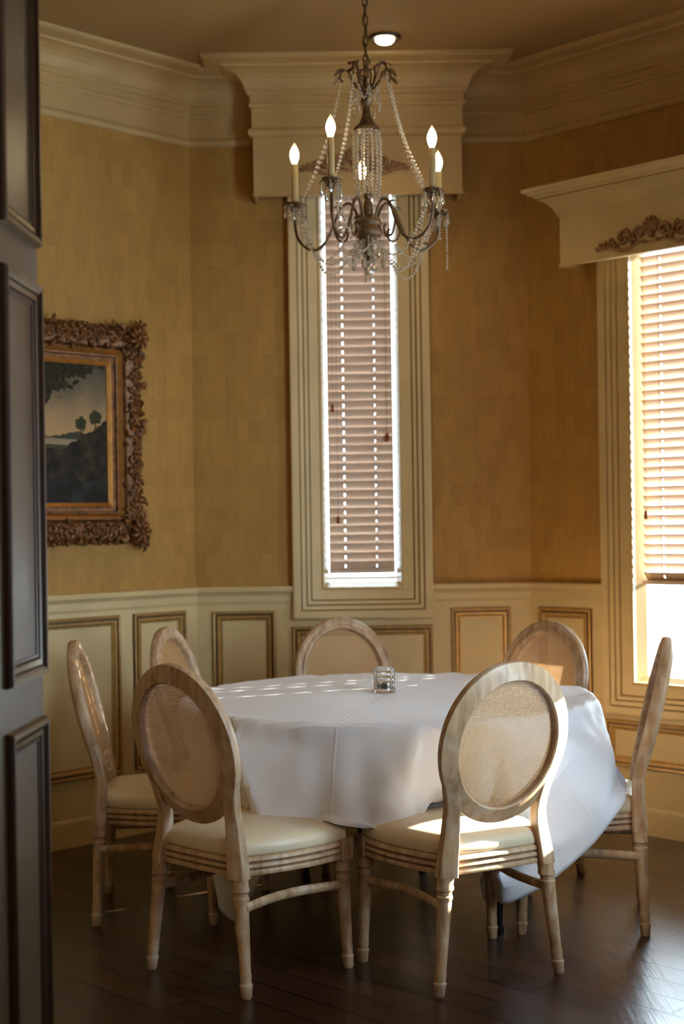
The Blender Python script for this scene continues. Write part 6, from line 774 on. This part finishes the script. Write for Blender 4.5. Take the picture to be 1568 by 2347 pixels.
[-344,540,437,-12,-5,55,-10,-4,55,-1,13,55,2,22,52,-1,28,49,-5,31,46,-8,31,47,-24,29,41,43,17,32,20,31,42,-46,31,13,6,51,23,-14,-19,51,-9,20,55,16,54,-36,-21,21,-49,-6,59,13,18,38,6,37,-26,-4,61,-2,-8,26,15,63,55,3,-7,19,52,-7,26,47,-19,10,52,-21,31,47,-18,36,50,1,32,28,-7,19,40,-3,33,-9,26,40,25,-13,25,55,-2,39,25,28,35,-37,29,47,22,-23,55,11,-8,55,9,-6,56,4,-4,56,-9,2,49,-27,5,32,-45,8,15,-54,9,12,-54,7,11,-55,8,20,-52,6,28,-49,3,-26,-50,5,-19,-52,5,-5,-57,4,19,-54,17,66,-30,2,-35,28,-86,-19,29,19,-44,-19,-35,11,-44,3,65,6,2,-61,-31,-7,31,-33,-14,1,-52,15,3,-63,-4,33,61,10,39,33,2,13,-51,19,-20,-34,36,52,-19,-17,-41,-29,-27,-47,-22,-21,-50,-21,16,-44,-30,-15,-14,-33,-44,-3,-29,-48,12,-24,-50,11,-24,-49,20,-18,-50,30,-8,-46,22,-18,-49],
[-298,509,444,-8,0,56,-5,33,46,-14,36,41,-19,33,41,-17,30,44,-14,31,46,-9,30,46,-8,31,46,-13,2,55,55,6,-8,13,35,42,11,23,50,-10,19,52,-51,12,-1,8,-6,55,1,29,-52,3,52,-22,-28,33,46,51,-17,13,52,19,4,34,7,43,14,53,-17,17,53,-12,35,44,-8,46,31,-12,20,53,-7,39,44,0,41,37,-10,24,-7,-56,56,35,-9,47,-3,17,27,40,-10,34,48,2,-10,-54,14,54,11,-13,54,13,-10,53,15,-12,53,15,-10,57,-1,-2,52,-20,3,36,-43,9,20,-51,9,9,-55,7,4,-56,7,11,-55,7,10,-54,11,22,-52,3,-8,-52,16,14,-27,46,-38,-26,-26,7,-54,8,41,-32,-2,1,69,0,-50,-18,-55,3,-41,-31,7,14,37,18,-31,-25,-21,-21,-12,36,-25,24,-12,-53,15,26,-50,-7,44,28,-2,-37,38,15,39,-17,38,4,-59,24,-40,-26,-26,-44,2,-36,-43,-11,-34,-41,-32,-23,-20,-35,-40,2,-27,-49,7,-26,-50,10,-24,-49,17,-21,-50,26,-13,-48,41,-1,-39]]
mb = MB()
for row in CLOTH_ROWS:
    x = y = z = 0
    for i in range(0, len(row), 3):
        x += row[i]; y += row[i+1]; z += row[i+2]; mb.v.append((x*.0005, y*.0005, z*.0005))
for j in range(CN):
    for i in range(CN):
        a = j*(CN+1)+i; mb.f.append((a, a+1, a+CN+2, a+CN+1)); mb.m.append(0)
for i in range(len(mb.v)): mb.uv[i] = ((i % (CN+1))/CN, (i//(CN+1))/CN)
clo = mb.build('tablecloth', M['cloth'], loc=(TC[0], TC[1], 0)); clo.data.polygons.foreach_set('use_smooth', [True]*len(mb.f))
m_ = clo.modifiers.new('smooth', 'SUBSURF'); m_.levels = 1; m_.render_levels = 1
m_ = clo.modifiers.new('thickness', 'SOLIDIFY'); m_.thickness = .0012; m_.offset = 0
tag(clo, 'white square linen tablecloth draped over the round table', 'tablecloth')
#CLOTH_END

# ------------------------------------------------------------------ chairs
def leanY(z): return -.04-.244*(z-.736)
def oval_pt(a, hw, hh): 
    x = hw*math.cos(a); z = .736+hh*math.sin(a); return x, z
def make_chair(name, label):
    o = empty(name, (0, 0, 0), 0, label, 'chair', 'oval cane-back chairs round the table')
    # back frame: oval ring with flared posts, rectangular rounded section with moulded front
    mb = MB(); n = 72
    sec = [(-.025, .013), (-.021, .019), (-.012, .021), (-.006, .017), (.006, .017), (.012, .021), (.021, .019), (.025, .013), (.027, -.003), (.0255, -.009), (.008, -.0155), (-.008, -.021), (-.022, -.0255), (-.0265, -.021)]
    rings = []
    for i in range(n):
        a = 2*PI*i/n; x, z = oval_pt(a, .200, .221)
        nx, nz = math.cos(a)/.200, math.sin(a)/.221; l = math.hypot(nx, nz); nx /= l; nz /= l
        ring = []
        for (e, d) in sec:
            px_, pz_ = x+nx*e, z+nz*e
            ring.append(Vector((px_, leanY(pz_)+d, pz_+.244*d)))
        rings.append(ring)
    k = len(sec); mb.add([v for r in rings for v in r], [(i*k+j, i*k+(j+1) % k, ((i+1) % n)*k+(j+1) % k, ((i+1) % n)*k+j) for i in range(n) for j in range(k)])
    recalc(mb.build('back_frame', M['wood'], o, angle=35))
    for sg in (-1, 1):
        # post from the oval down to the block, then the turned rear leg: one continuous upright
        mb = MB()
        P = [(.213, .188, .71), (.209, .175, .67), (.1995, .162, .625), (.189, .150, .585), (.1815, .142, .545), (.181, .139, .51), (.185, .139, .475), (.192, .142, .44), (.199, .147, .405), (.205, .151, .372), (.208, .153, .345)]
        rings = []; hd = .020
        for (xo, xi, z) in P:
            x = (xo+xi)/2; y = leanY(z) if z > .5 else leanY(.5)*(1-(.5-z)/.155)+.012*((.5-z)/.155)
            e = (xo-xi)/2; dd = hd*({.71: .4, .67: .55, .625: .85}.get(z, 1) if z > .5 else 1.0+.3*(.5-z)/.155); D_ = lambda a_, c_=0: -dd*(.86-.26*sg*a_/e-c_)
            rings.append([Vector((sg*x+a_, y+b_, z)) for a_, b_ in ((-e, D_(-e, .14)), (-e*.85, D_(-e*.85)), (e*.85, D_(e*.85)), (e, D_(e, .14)), (e, dd*.7), (e*.75, dd), (-e*.75, dd), (-e, dd*.7))])
        kk = 8; fs = [(i*kk+j, i*kk+(j+1) % kk, (i+1)*kk+(j+1) % kk, (i+1)*kk+j) for i in range(len(P)-1) for j in range(kk)]
        fs += [tuple(range(kk)), tuple((len(P)-1)*kk+j for j in range(kk))]
        mb.add([v for r in rings for v in r], fs)
        recalc(mb.build('back_post', M['wood'], o, angle=35))
        for rear in (True, False):
            mb = MB()
            if rear: fx, fy, tx, ty = sg*.218, 0.0, sg*.1805, .014
            else: fx, fy, tx, ty = sg*.248, .412, sg*.238, .398
            # turned leg profile (r, z) with rings and cuff
            pr = [(.013, 0), (.0165, .006), (.0175, .028), (.0195, .034), (.0195, .040), (.0165, .044), (.0175, .062), (.0185, .068), (.0165, .074), (.0175, .10), (.0225, .27), (.0215, .276), (.0245, .282), (.0245, .290), (.021, .294), (.022, .304), (.0265, .309), (.0265, .316), (.024, .322), (.0255, .346)]
            vs_ = []; nn = 28
            for r, z in pr:
                t_ = z/.346; cx, cy = fx+(tx-fx)*t_, fy+(ty-fy)*t_
                for j in range(nn):
                    fl = 1-.07*(j % 2)*(1 if .095 < z < .275 else 0)
                    vs_.append(Vector((cx+r*fl*math.cos(2*PI*j/nn), cy+r*fl*math.sin(2*PI*j/nn), z)))
            kq = len(pr); fs = [(i*nn+j, i*nn+(j+1) % nn, (i+1)*nn+(j+1) % nn, (i+1)*nn+j) for i in range(kq-1) for j in range(nn)]
            fs += [tuple(range(nn)), tuple((kq-1)*nn+j for j in range(nn))]
            mb.add(vs_, fs)
            if not rear: mb.box((tx-.026, ty-.026, .344), (tx+.026, ty+.026, .408))
            recalc(mb.build('leg', M['wood'], o, angle=32))
        mb = MB(); pts = []
        for i in range(9):
            t_ = i/8; x = sg*(.205+(.245-.205)*t_-.030*math.sin(PI*t_)); y = .012+(.40-.012)*t_; pts.append((x, y, .262+.004*math.sin(PI*t_)))
        mb.tube(pts, .015, 8, flat=(1, .62), up=Vector((0, 0, 1))); mb.build('stretcher', M['wood'], o, angle=50)
    # seat outline
    out = []
    def bez(p, a_, b_, p2, n_): 
        r = []
        for i in range(n_):
            t_ = i/n_; u_ = 1-t_
            r.append(tuple(u_**3*p[k_]+3*u_*u_*t_*a_[k_]+3*u_*t_*t_*b_[k_]+t_**3*p2[k_] for k_ in (0, 1)))
        return r
    out += bez((.165, .015), (.215, .10), (.262, .24), (.250, .40), 14)
    out += bez((.250, .40), (.244, .428), (.20, .432), (.16, .44), 6)
    out += bez((.16, .44), (.08, .468), (-.08, .468), (-.16, .44), 12)
    out += bez((-.16, .44), (-.20, .432), (-.244, .428), (-.250, .40), 6)
    out += bez((-.250, .40), (-.262, .24), (-.215, .10), (-.165, .015), 14)
    out += bez((-.165, .015), (-.10, .004), (.10, .004), (.165, .015), 10)
    K = len(out); cen = Vector((0, .23))
    def ringat(off, z):
        r = []
        for i in range(K):
            a_ = Vector(out[i-1]); b_ = Vector(out[i]); c_ = Vector(out[(i+1) % K]); t_ = (c_-a_).normalized(); n_ = Vector((t_.y, -t_.x))
            if n_.dot(b_-cen) < 0: n_ = -n_
            p_ = b_+n_*off; r.append(Vector((p_.x, p_.y, z)))
        return r
    def rings_mesh(mb, rg, caps=True):
        m_ = len(rg); fs = [(i*K+j, i*K+(j+1) % K, (i+1)*K+(j+1) % K, (i+1)*K+j) for i in range(m_-1) for j in range(K)]
        if caps: fs += [tuple(range(K)), tuple((m_-1)*K+j for j in range(K))]
        mb.add([v for r in rg for v in r], fs)
    mb = MB(); pr = [(-.03, .345), (-.003, .345), (.005, .348), (.007, .354), (.004, .362), (-.004, .364), (.002, .367), (.007, .372), (.005, .381), (-.004, .383), (.002, .386), (.007, .391), (.006, .399), (.0, .404), (-.02, .405)]
    rings_mesh(mb, [ringat(a_, z) for a_, z in pr]); recalc(mb.build('seat_rail', M['wood'], o, angle=50))
    mb = MB(); pr = [(-.006, .404), (-.001, .406), (.001, .413), (.001, .428), (-.004, .441), (-.014, .452), (-.035, .461), (-.075, .469), (-.12, .473), (-.16, .475)]
    cushion = [ringat(a_, z) for a_, z in pr[:6]]
    for k_, z in ((.86, .461), (.70, .468), (.48, .4735), (.22, .476)): cushion.append([Vector((v.x*k_, .225+(v.y-.225)*k_, z)) for v in cushion[5]])
    rings_mesh(mb, cushion); recalc(mb.build('seat', M['seat'], o, angle=60))
    # woven cane
    mb = MB(); A_, B_ = .180, .201; pitch = .0052; hw = .00105; th = .0005
    i = -int(B_/pitch)
    while i*pitch < B_:
        z = i*pitch; x = A_*math.sqrt(max(0, 1-(z/B_)**2))
        if x > .004:
            Z = .736+z; y = leanY(Z)
            vs_ = [Vector((sx*x, y+dy, Z+dz)) for dy in (-th*2, 0) for sx, dz in ((-1, -hw), (1, -hw), (1, hw), (-1, hw))]
            mb.add(vs_, [(0,1,2,3),(4,7,6,5),(0,4,5,1),(2,6,7,3)])
        i += 1
    i = -int(A_/pitch)
    while i*pitch < A_:
        x = i*pitch; z = B_*math.sqrt(max(0, 1-(x/A_)**2))
        if z > .004:
            vs_ = []
            for dy in (0, th*2):
                for dx, s_ in ((-hw, -1), (hw, -1), (hw, 1), (-hw, 1)): vs_.append(Vector((x+dx, leanY(.736+s_*z)+dy, .736+s_*z)))
            mb.add(vs_, [(0,1,2,3),(4,7,6,5),(3,7,4,0),(1,5,6,2)])
        i += 1
    mb.build('cane_panel', M['cane'], o, smooth=False)
    return o
def dup(root, loc, rz, label):
    r = root.copy(); COL.objects.link(r); r.location = loc; r.rotation_euler = (0, 0, rz); r['label'] = label
    for ch in list(root.children):
        c = ch.copy(); COL.objects.link(c); c.parent = r
    return r
CH = [  # rear-leg midpoint and the way the chair faces
 ((-.462, 4.350), (.677, .737), 'cane-back chair in the left foreground, whitewashed wood, its oval back to us'),
 ((.4575, 4.295), (-.470, .881), 'cane-back chair in the right foreground with the sun on its oval back and seat'),
 ((-.895, 5.21), (.998, .063), 'leftmost cane-back chair in front of the wide wainscot panel, seen from its side'),
 ((-.64, 5.80), (.964, -.267), 'cane-back chair behind the left foreground chair, only its back and a foot showing'),
 ((.012, 6.165), (.33, -.944), 'cane-back chair behind the table under the tall narrow window, facing us'),
 ((.78, 5.80), (-.74, -.67), 'cane-back chair behind the table between the two windows, facing left'),
 ((1.036, 4.99), (-.984, .178), 'rightmost cane-back chair beside the sunlit window, seen from its side'),
]
proto = None
for (x, y), (fx, fy), lab in CH:
    rz = math.atan2(fy, fx)-PI/2
    if proto is None: proto = make_chair('dining_chair', lab); proto.location = (x, y, 0); proto.rotation_euler = (0, 0, rz)
    else: dup(proto, (x, y, 0), rz, lab)

# ------------------------------------------------------------------ cut-glass candle holder on the table
vo = empty('candle_holder', (.150, 5.375, .7585), 0, 'small faceted cut-glass candle holder standing on the white tablecloth', 'candle holder')
mb = MB(); nz, na = 5, 14; H_ = .094; vs_ = []; prof = []
for i in range(nz*4+1):
    t_ = i/(nz*4); z = H_*t_; ph = (i % 4)/4; prof.append((z, .0385+.0022*math.sin(PI*ph)))
n_ = na*4
for z, r in prof:
    for j in range(n_):
        rr = r+.0018*abs(math.sin(PI*j/4)); a = 2*PI*j/n_; vs_.append(Vector((rr*math.cos(a), rr*math.sin(a), z)))
k = len(prof); inner = [(.034, H_), (.033, .05), (.032, .014)]
for r, z in inner:
    for j in range(n_): a = 2*PI*j/n_; vs_.append(Vector((r*math.cos(a), r*math.sin(a), z)))
K2 = k+3; fs = [(i*n_+j, i*n_+(j+1) % n_, (i+1)*n_+(j+1) % n_, (i+1)*n_+j) for i in range(K2-1) for j in range(n_)]
fs += [tuple(range(n_)), tuple((K2-1)*n_+j for j in range(n_))]
mb.add(vs_, fs); recalc(mb.build('glass_cup', M['cutglass'], vo, smooth=False))
mb = MB(); mb.lathe([(.019, .0155), (.019, .030), (.017, .032)], 20); c_ = mb.build('tealight', M['sash'], vo)
mb = MB(); mb.tube([(0, 0, .031), (.001, 0, .040)], .001, 6); mb.build('wick', M['black'], c_)

# ------------------------------------------------------------------ recessed ceiling light
rl = empty('recessed_downlight', (.217, 6.183, HC), 0, 'lit round recessed downlight in the ceiling behind the chandelier chain', 'ceiling light')
mb = MB(); mb.lathe([(.040, -.001), (.042, -.006), (.054, -.012), (.064, -.012), (.072, -.001)][::-1], 40); 
rl_ring = mb.build('trim_ring', M['darkring'], rl)
mb = MB(); mb.lathe([(.042, -.010), (.040, -.018), (.033, -.025), (.020, -.030), (.006, -.032)][::-1], 32); mb.build('lamp_lens', M['lens'], rl)

# ------------------------------------------------------------------ chandelier
CX, CY = .115, 5.35
ch = empty('chandelier', (CX, CY, 0), 0, 'five-candle bronze chandelier with crystal bead swags hanging on a chain', 'chandelier')
G = {}
# chain to the ceiling
mb = MB(); z = 3.135; i = 0
while z < 3.47:
    pts = []
    for j in range(14):
        a = 2*PI*j/14; u_, v_ = .0095*math.cos(a), .024*math.sin(a)
        pts.append((u_ if i % 2 == 0 else u_*.25, 0 if i % 2 == 0 else u_, z+v_))
    mb.tube(pts, .0026, 7, closed=True); z += .037; i += 1
pts = []
for j in range(40):
    t_ = j/39; pts.append((.006*math.sin(t_*22), .006*math.cos(t_*22), 3.11+.38*t_))
mb.tube(pts, .0022, 6); mb.build('chain', M['iron'], ch)
mb = MB(); mb.lathe([(.012, 3.455), (.03, 3.462), (.055, 3.478), (.062, 3.498), (.062, 3.504)], 28); mb.build('canopy', M['iron'], ch)
# stem, bell and urn
mb = MB(); mb.lathe([(.004, 3.125), (.010, 3.118), (.008, 3.108), (.015, 3.098), (.010, 3.088), (.007, 3.082), (.007, 3.045), (.014, 3.038), (.019, 3.028), (.012, 3.016), (.010, 3.000), (.018, 2.994), (.022, 2.984), (.020, 2.972), (.013, 2.962), (.0135, 2.945), (.018, 2.922), (.027, 2.902), (.040, 2.888), (.049, 2.880), (.050, 2.874), (.044, 2.870), (.005, 2.868), (.0045, 2.640), (.014, 2.636), (.016, 2.622), (.012, 2.612), (.015, 2.600), (.019, 2.57), (.019, 2.552), (.030, 2.545), (.046, 2.538), (.052, 2.524), (.046, 2.512), (.050, 2.500), (.056, 2.488), (.050, 2.474), (.034, 2.464), (.022, 2.452), (.016, 2.436), (.020, 2.424), (.012, 2.412), (.006, 2.400), (.009, 2.392), (.003, 2.382)][::-1], 24)
mb.build('stem', M['iron'], ch, angle=30)
def P3(r, a, z): return Vector((r*math.cos(a), r*math.sin(a), z))
# crown arms with leaves
def leafm(mb, p, d, L, wd, droop=.3):
    d = Vector(d).normalized(); side = d.cross(Vector((0, 0, 1)));
    if side.length < .05: side = Vector((1, 0, 0))
    side.normalize(); nrm = side.cross(d); top = []; n = 7
    vs_ = []
    for i in range(n):
        t_ = i/(n-1); c = Vector(p)+d*L*t_-Vector((0, 0, 1))*droop*L*t_*t_; ww = wd*math.sin(PI*min(.97, t_*.93+.04))**.7
        for e in (-1, -.4, .4, 1): vs_.append(c+side*ww*e+nrm*(.18*ww*(abs(e))))
        for e in (1, .4, -.4, -1): vs_.append(c+side*ww*e+nrm*(.18*ww*(abs(e))-.0016))
    fs = []
    for i in range(n-1):
        for j in range(8): fs.append((i*8+j, i*8+(j+1) % 8, (i+1)*8+(j+1) % 8, (i+1)*8+j))
    fs += [tuple(range(8)), tuple((n-1)*8+j for j in range(8))]
    mb.add(vs_, fs)
ARMS = [(math.radians(a), r, z) for a, r, z in ((93, .28, 2.755), (165, .285, 2.767), (240, .27, 2.785), (318, .31, 2.748), (20, .29, 2.737))]
for i, (a, r, zb) in enumerate(ARMS):
    mb = MB(); ca = a
    mb.tube([P3(.012, ca, 3.02), P3(.035, ca, 3.035), P3(.055, ca, 3.065), P3(.068, ca, 3.098), P3(.082, ca, 3.108), P3(.096, ca, 3.098), P3(.102, ca, 3.078), P3(.094, ca, 3.066)], [.005, .0048, .0045, .004, .004, .004, .0035, .004], 8)
    leafm(mb, P3(.070, ca, 3.10), P3(1, ca, .55), .062, .021, .7); leafm(mb, P3(.096, ca, 3.082), P3(1, ca, -.5), .034, .014)
    leafm(mb, P3(.05, ca+.5, 3.06), P3(1, ca+.7, .8), .050, .016, .5)
    mb.ball(P3(.093, ca, 3.064), .006, 7, 5)
    mb.build('crown_scroll', M['iron'], ch)
for i in range(5):      # small stems between them
    a = ARMS[i][0]+PI/5; mb = MB(); mb.tube([P3(.010, a, 3.03), P3(.028, a, 3.05), P3(.036, a, 3.085), P3(.030, a, 3.11)], [.004, .0035, .003, .003], 7)
    leafm(mb, P3(.030, a, 3.105), P3(.8, a, .7), .042, .016, .4); mb.build('crown_leaf', M['iron'], ch)

def catmull(P, n):
    P = [Vector(p) for p in P]; P = [P[0]*2-P[1]]+P+[P[-1]*2-P[-2]]; out_ = []
    for i in range(1, len(P)-2):
        for k_ in range(n):
            t_ = k_/n; p0, p1, p2, p3 = P[i-1:i+3]
            out_.append(.5*((2*p1)+(p2-p0)*t_+(2*p0-5*p1+4*p2-p3)*t_*t_+(3*p1-p0-3*p2+p3)*t_**3))
    out_.append(P[-2]); return out_
def strand(pts, r0, r1, name='bead_strand', mid=None, gap=1.22):
    """crystal beads threaded evenly along the curve"""
    P = [Vector(p) for p in pts]; L = [0]
    for i in range(1, len(P)): L.append(L[-1]+(P[i]-P[i-1]).length)
    tot = L[-1]; mb = MB(); s = r0; k = 0
    while s < tot:
        t_ = s/tot; r = (r0+(r1-r0)*t_) if mid is None else r0+(mid-r0)*math.sin(PI*t_)
        while k < len(L)-2 and L[k+1] < s: k += 1
        f = (s-L[k])/max(1e-9, L[k+1]-L[k]); mb.ball(P[k].lerp(P[k+1], f), r, 8, 6); s += 2*r*gap
    return mb.build(name, M['crystal'], ch, angle=70)
def drop(p, L=.036, r=.009):
    mb = MB(); p = Vector(p); mb.ball(p-Vector((0, 0, .005)), .0048, 7, 5)
    mb.lathe([(.0015, -.010), (.003, -.014), (r*.55, -.012-L*.35), (r, -.012-L*.7), (r*.75, -.012-L*.9), (r*.2, -.012-L)][::-1], 8, p)
    return mb.build('crystal_drop', M['crystal'], ch, smooth=False)
for i, (a, r, zb) in enumerate(ARMS):
    zc = zb-.157
    # arm
    mb = MB(); cps = [P3(.030, a, 2.515), P3(.045, a, 2.565), P3(.072, a, 2.603), P3(.105, a, 2.585), P3(.135, a, 2.52), P3(.175, a, 2.452), P3(r*.78, a, 2.436), P3(r*.95, a, 2.475), P3(r, a, 2.53), P3(r, a, zc-.012)]
    mb.tube(catmull(cps, 6), .0058, 9)
    mb.tube(catmull([P3(.135, a, 2.52), P3(.118, a, 2.47), P3(.090, a, 2.462), P3(.078, a, 2.49), P3(.088, a, 2.508)], 5), [.0045]*20+[.003], 7)
    leafm(mb, P3(.10, a, 2.585), P3(.8, a+.3, .45), .045, .012, .5); leafm(mb, P3(r*.85, a, 2.45), P3(-.6, a+.2, .5), .035, .010, .3)
    arm = mb.build('arm', M['iron'], ch)
    c0 = P3(r, a, 0)
    mb = MB(); mb.lathe([(.006, zc-.040), (.010, zc-.028), (.015, zc-.020), (.016, zc-.010), (.011, zc-.004), (.026, zc+.000), (.034, zc+.006), (.035, zc+.009), (.018, zc+.006), (.016, zc+.012)], 20, c0)
    for j in range(6):
        b_ = 2*PI*j/6+i; leafm(mb, c0+P3(.022, b_, zc+.004), P3(1, b_, .35), .026, .010, .9)
    mb.build('bobeche', M['iron'], ch)
    mb = MB(); mb.lathe([(.0125, zc+.008), (.0130, zc+.012), (.0128, zb-.004), (.0112, zb-.001)], 18, c0); sl = mb.build('candle_sleeve', M['candle'], ch)
    mb = MB(); mb.lathe([(.0095, zb-.001), (.013, zb+.006), (.0185, zb+.020), (.0212, zb+.036), (.0185, zb+.052), (.0115, zb+.066), (.0045, zb+.076), (.001, zb+.082)], 16, c0)
    bl = mb.build('bulb', M['clear'], ch)
    mb = MB(); mb.lathe([(.006, zb+.004), (.0125, zb+.012), (.0165, zb+.024), (.0180, zb+.036), (.0155, zb+.050), (.0090, zb+.060), (.002, zb+.065)], 14, c0)
    mb.build('glow', M['bulb'], bl)
    # swag from crown to candle cup
    top = P3(.097, a, 3.058); bot = c0+P3(-.026, a, zc+.012)+Vector((0, 0, 0))
    pts = [top.lerp(bot, t_)+Vector((0, 0, -.028*math.sin(PI*t_)**1.2*(1-.2*t_)))-P3(.012*math.sin(PI*t_), a, 0) for t_ in [k/24 for k in range(25)]]
    strand(pts, .0048, .0060, mid=.0086)
    # lower swags: cup to urn bottom, and cup to neighbouring cup
    end = P3(.040, a, 2.462); st = c0+P3(-.022, a, zc)
    pts = [st.lerp(end, t_)+Vector((0, 0, -.20*math.sin(PI*t_)*(1+.15*math.cos(PI*t_)))) for t_ in [k/26 for k in range(27)]]
    strand(pts, .0046, .0046, mid=.0058)
    a2, r2, zb2 = ARMS[(i+1) % 5]; s2 = P3(r, a, zc)+P3(.02, a+1.3, 0); e2 = P3(r2, a2, zb2-.157)+P3(.02, a2-1.3, 0)
    midp = P3(.10, (a+((a2-a) % (2*PI))/2), 2.44)
    for u_, v_ in ((s2, midp),) if i % 2 else ((s2, midp), (midp, e2)):
        pts = [u_.lerp(v_, t_)+Vector((0, 0, -.13*math.sin(PI*t_))) for t_ in [k/22 for k in range(23)]]
        strand(pts, .0042, .0046, mid=.0055)
    for j in range(5):
        b_ = a+2*PI*(j+.35)/5; drop(c0+P3(.037, b_, zc-.004-.014*(j % 2)), .036, .0088)
    for j in range(2):
        b_ = a+2*PI*(j*.5+.2); p_ = c0+P3(.034, b_, zc); strand([p_, p_-Vector((0, 0, .05+.03*((i+j) % 3)))], .0046, .0046)
# bead curtain under the bell
for j in range(16):
    a = 2*PI*j/16
    pts = [P3(.047-.006*t_**2+.006*math.sin(PI*t_), a, 2.868-.248*t_) for t_ in [k/14 for k in range(15)]]
    strand(pts, .0062, .0054, gap=1.18)
# small loops and drops at the crown and under the urn
for j in range(8):
    a = 2*PI*j/8+.2; p0 = P3(.05, a, 3.03); p1 = P3(.05, a+2*PI/8, 3.03)
    strand([p0.lerp(p1, t_)-Vector((0, 0, .05*math.sin(PI*t_))) for t_ in [k/8 for k in range(9)]], .0048, .0048)
    drop(P3(.054, a, 3.0-.03*(j % 2)), .030, .008)
for j in range(12):
    a = 2*PI*j/12; rr = .030+.02*(j % 2); strand([P3(rr, a, 2.468), P3(rr*1.25, a, 2.44-.02*(j % 3))], .0046, .0046)
    drop(P3(rr*1.25, a, 2.435-.02*(j % 3)), .034, .0085)
for j in range(5):
    a = 2*PI*j/5; strand([P3(.045, a, 2.46).lerp(Vector((0, 0, 2.365)), t_)-Vector((0, 0, .02*math.sin(PI*t_))) for t_ in [k/10 for k in range(11)]], .0045, .0045)
mb = MB(); mb.ball((0, 0, 2.345), .0175, 10, 7); mb.build('crystal_ball', M['crystal'], ch, smooth=False)
p_ = ARMS[4]; strand([P3(p_[1]+.02, p_[0]-.1, 2.55), P3(p_[1]+.02, p_[0]-.1, 2.36)], .0048, .0040)
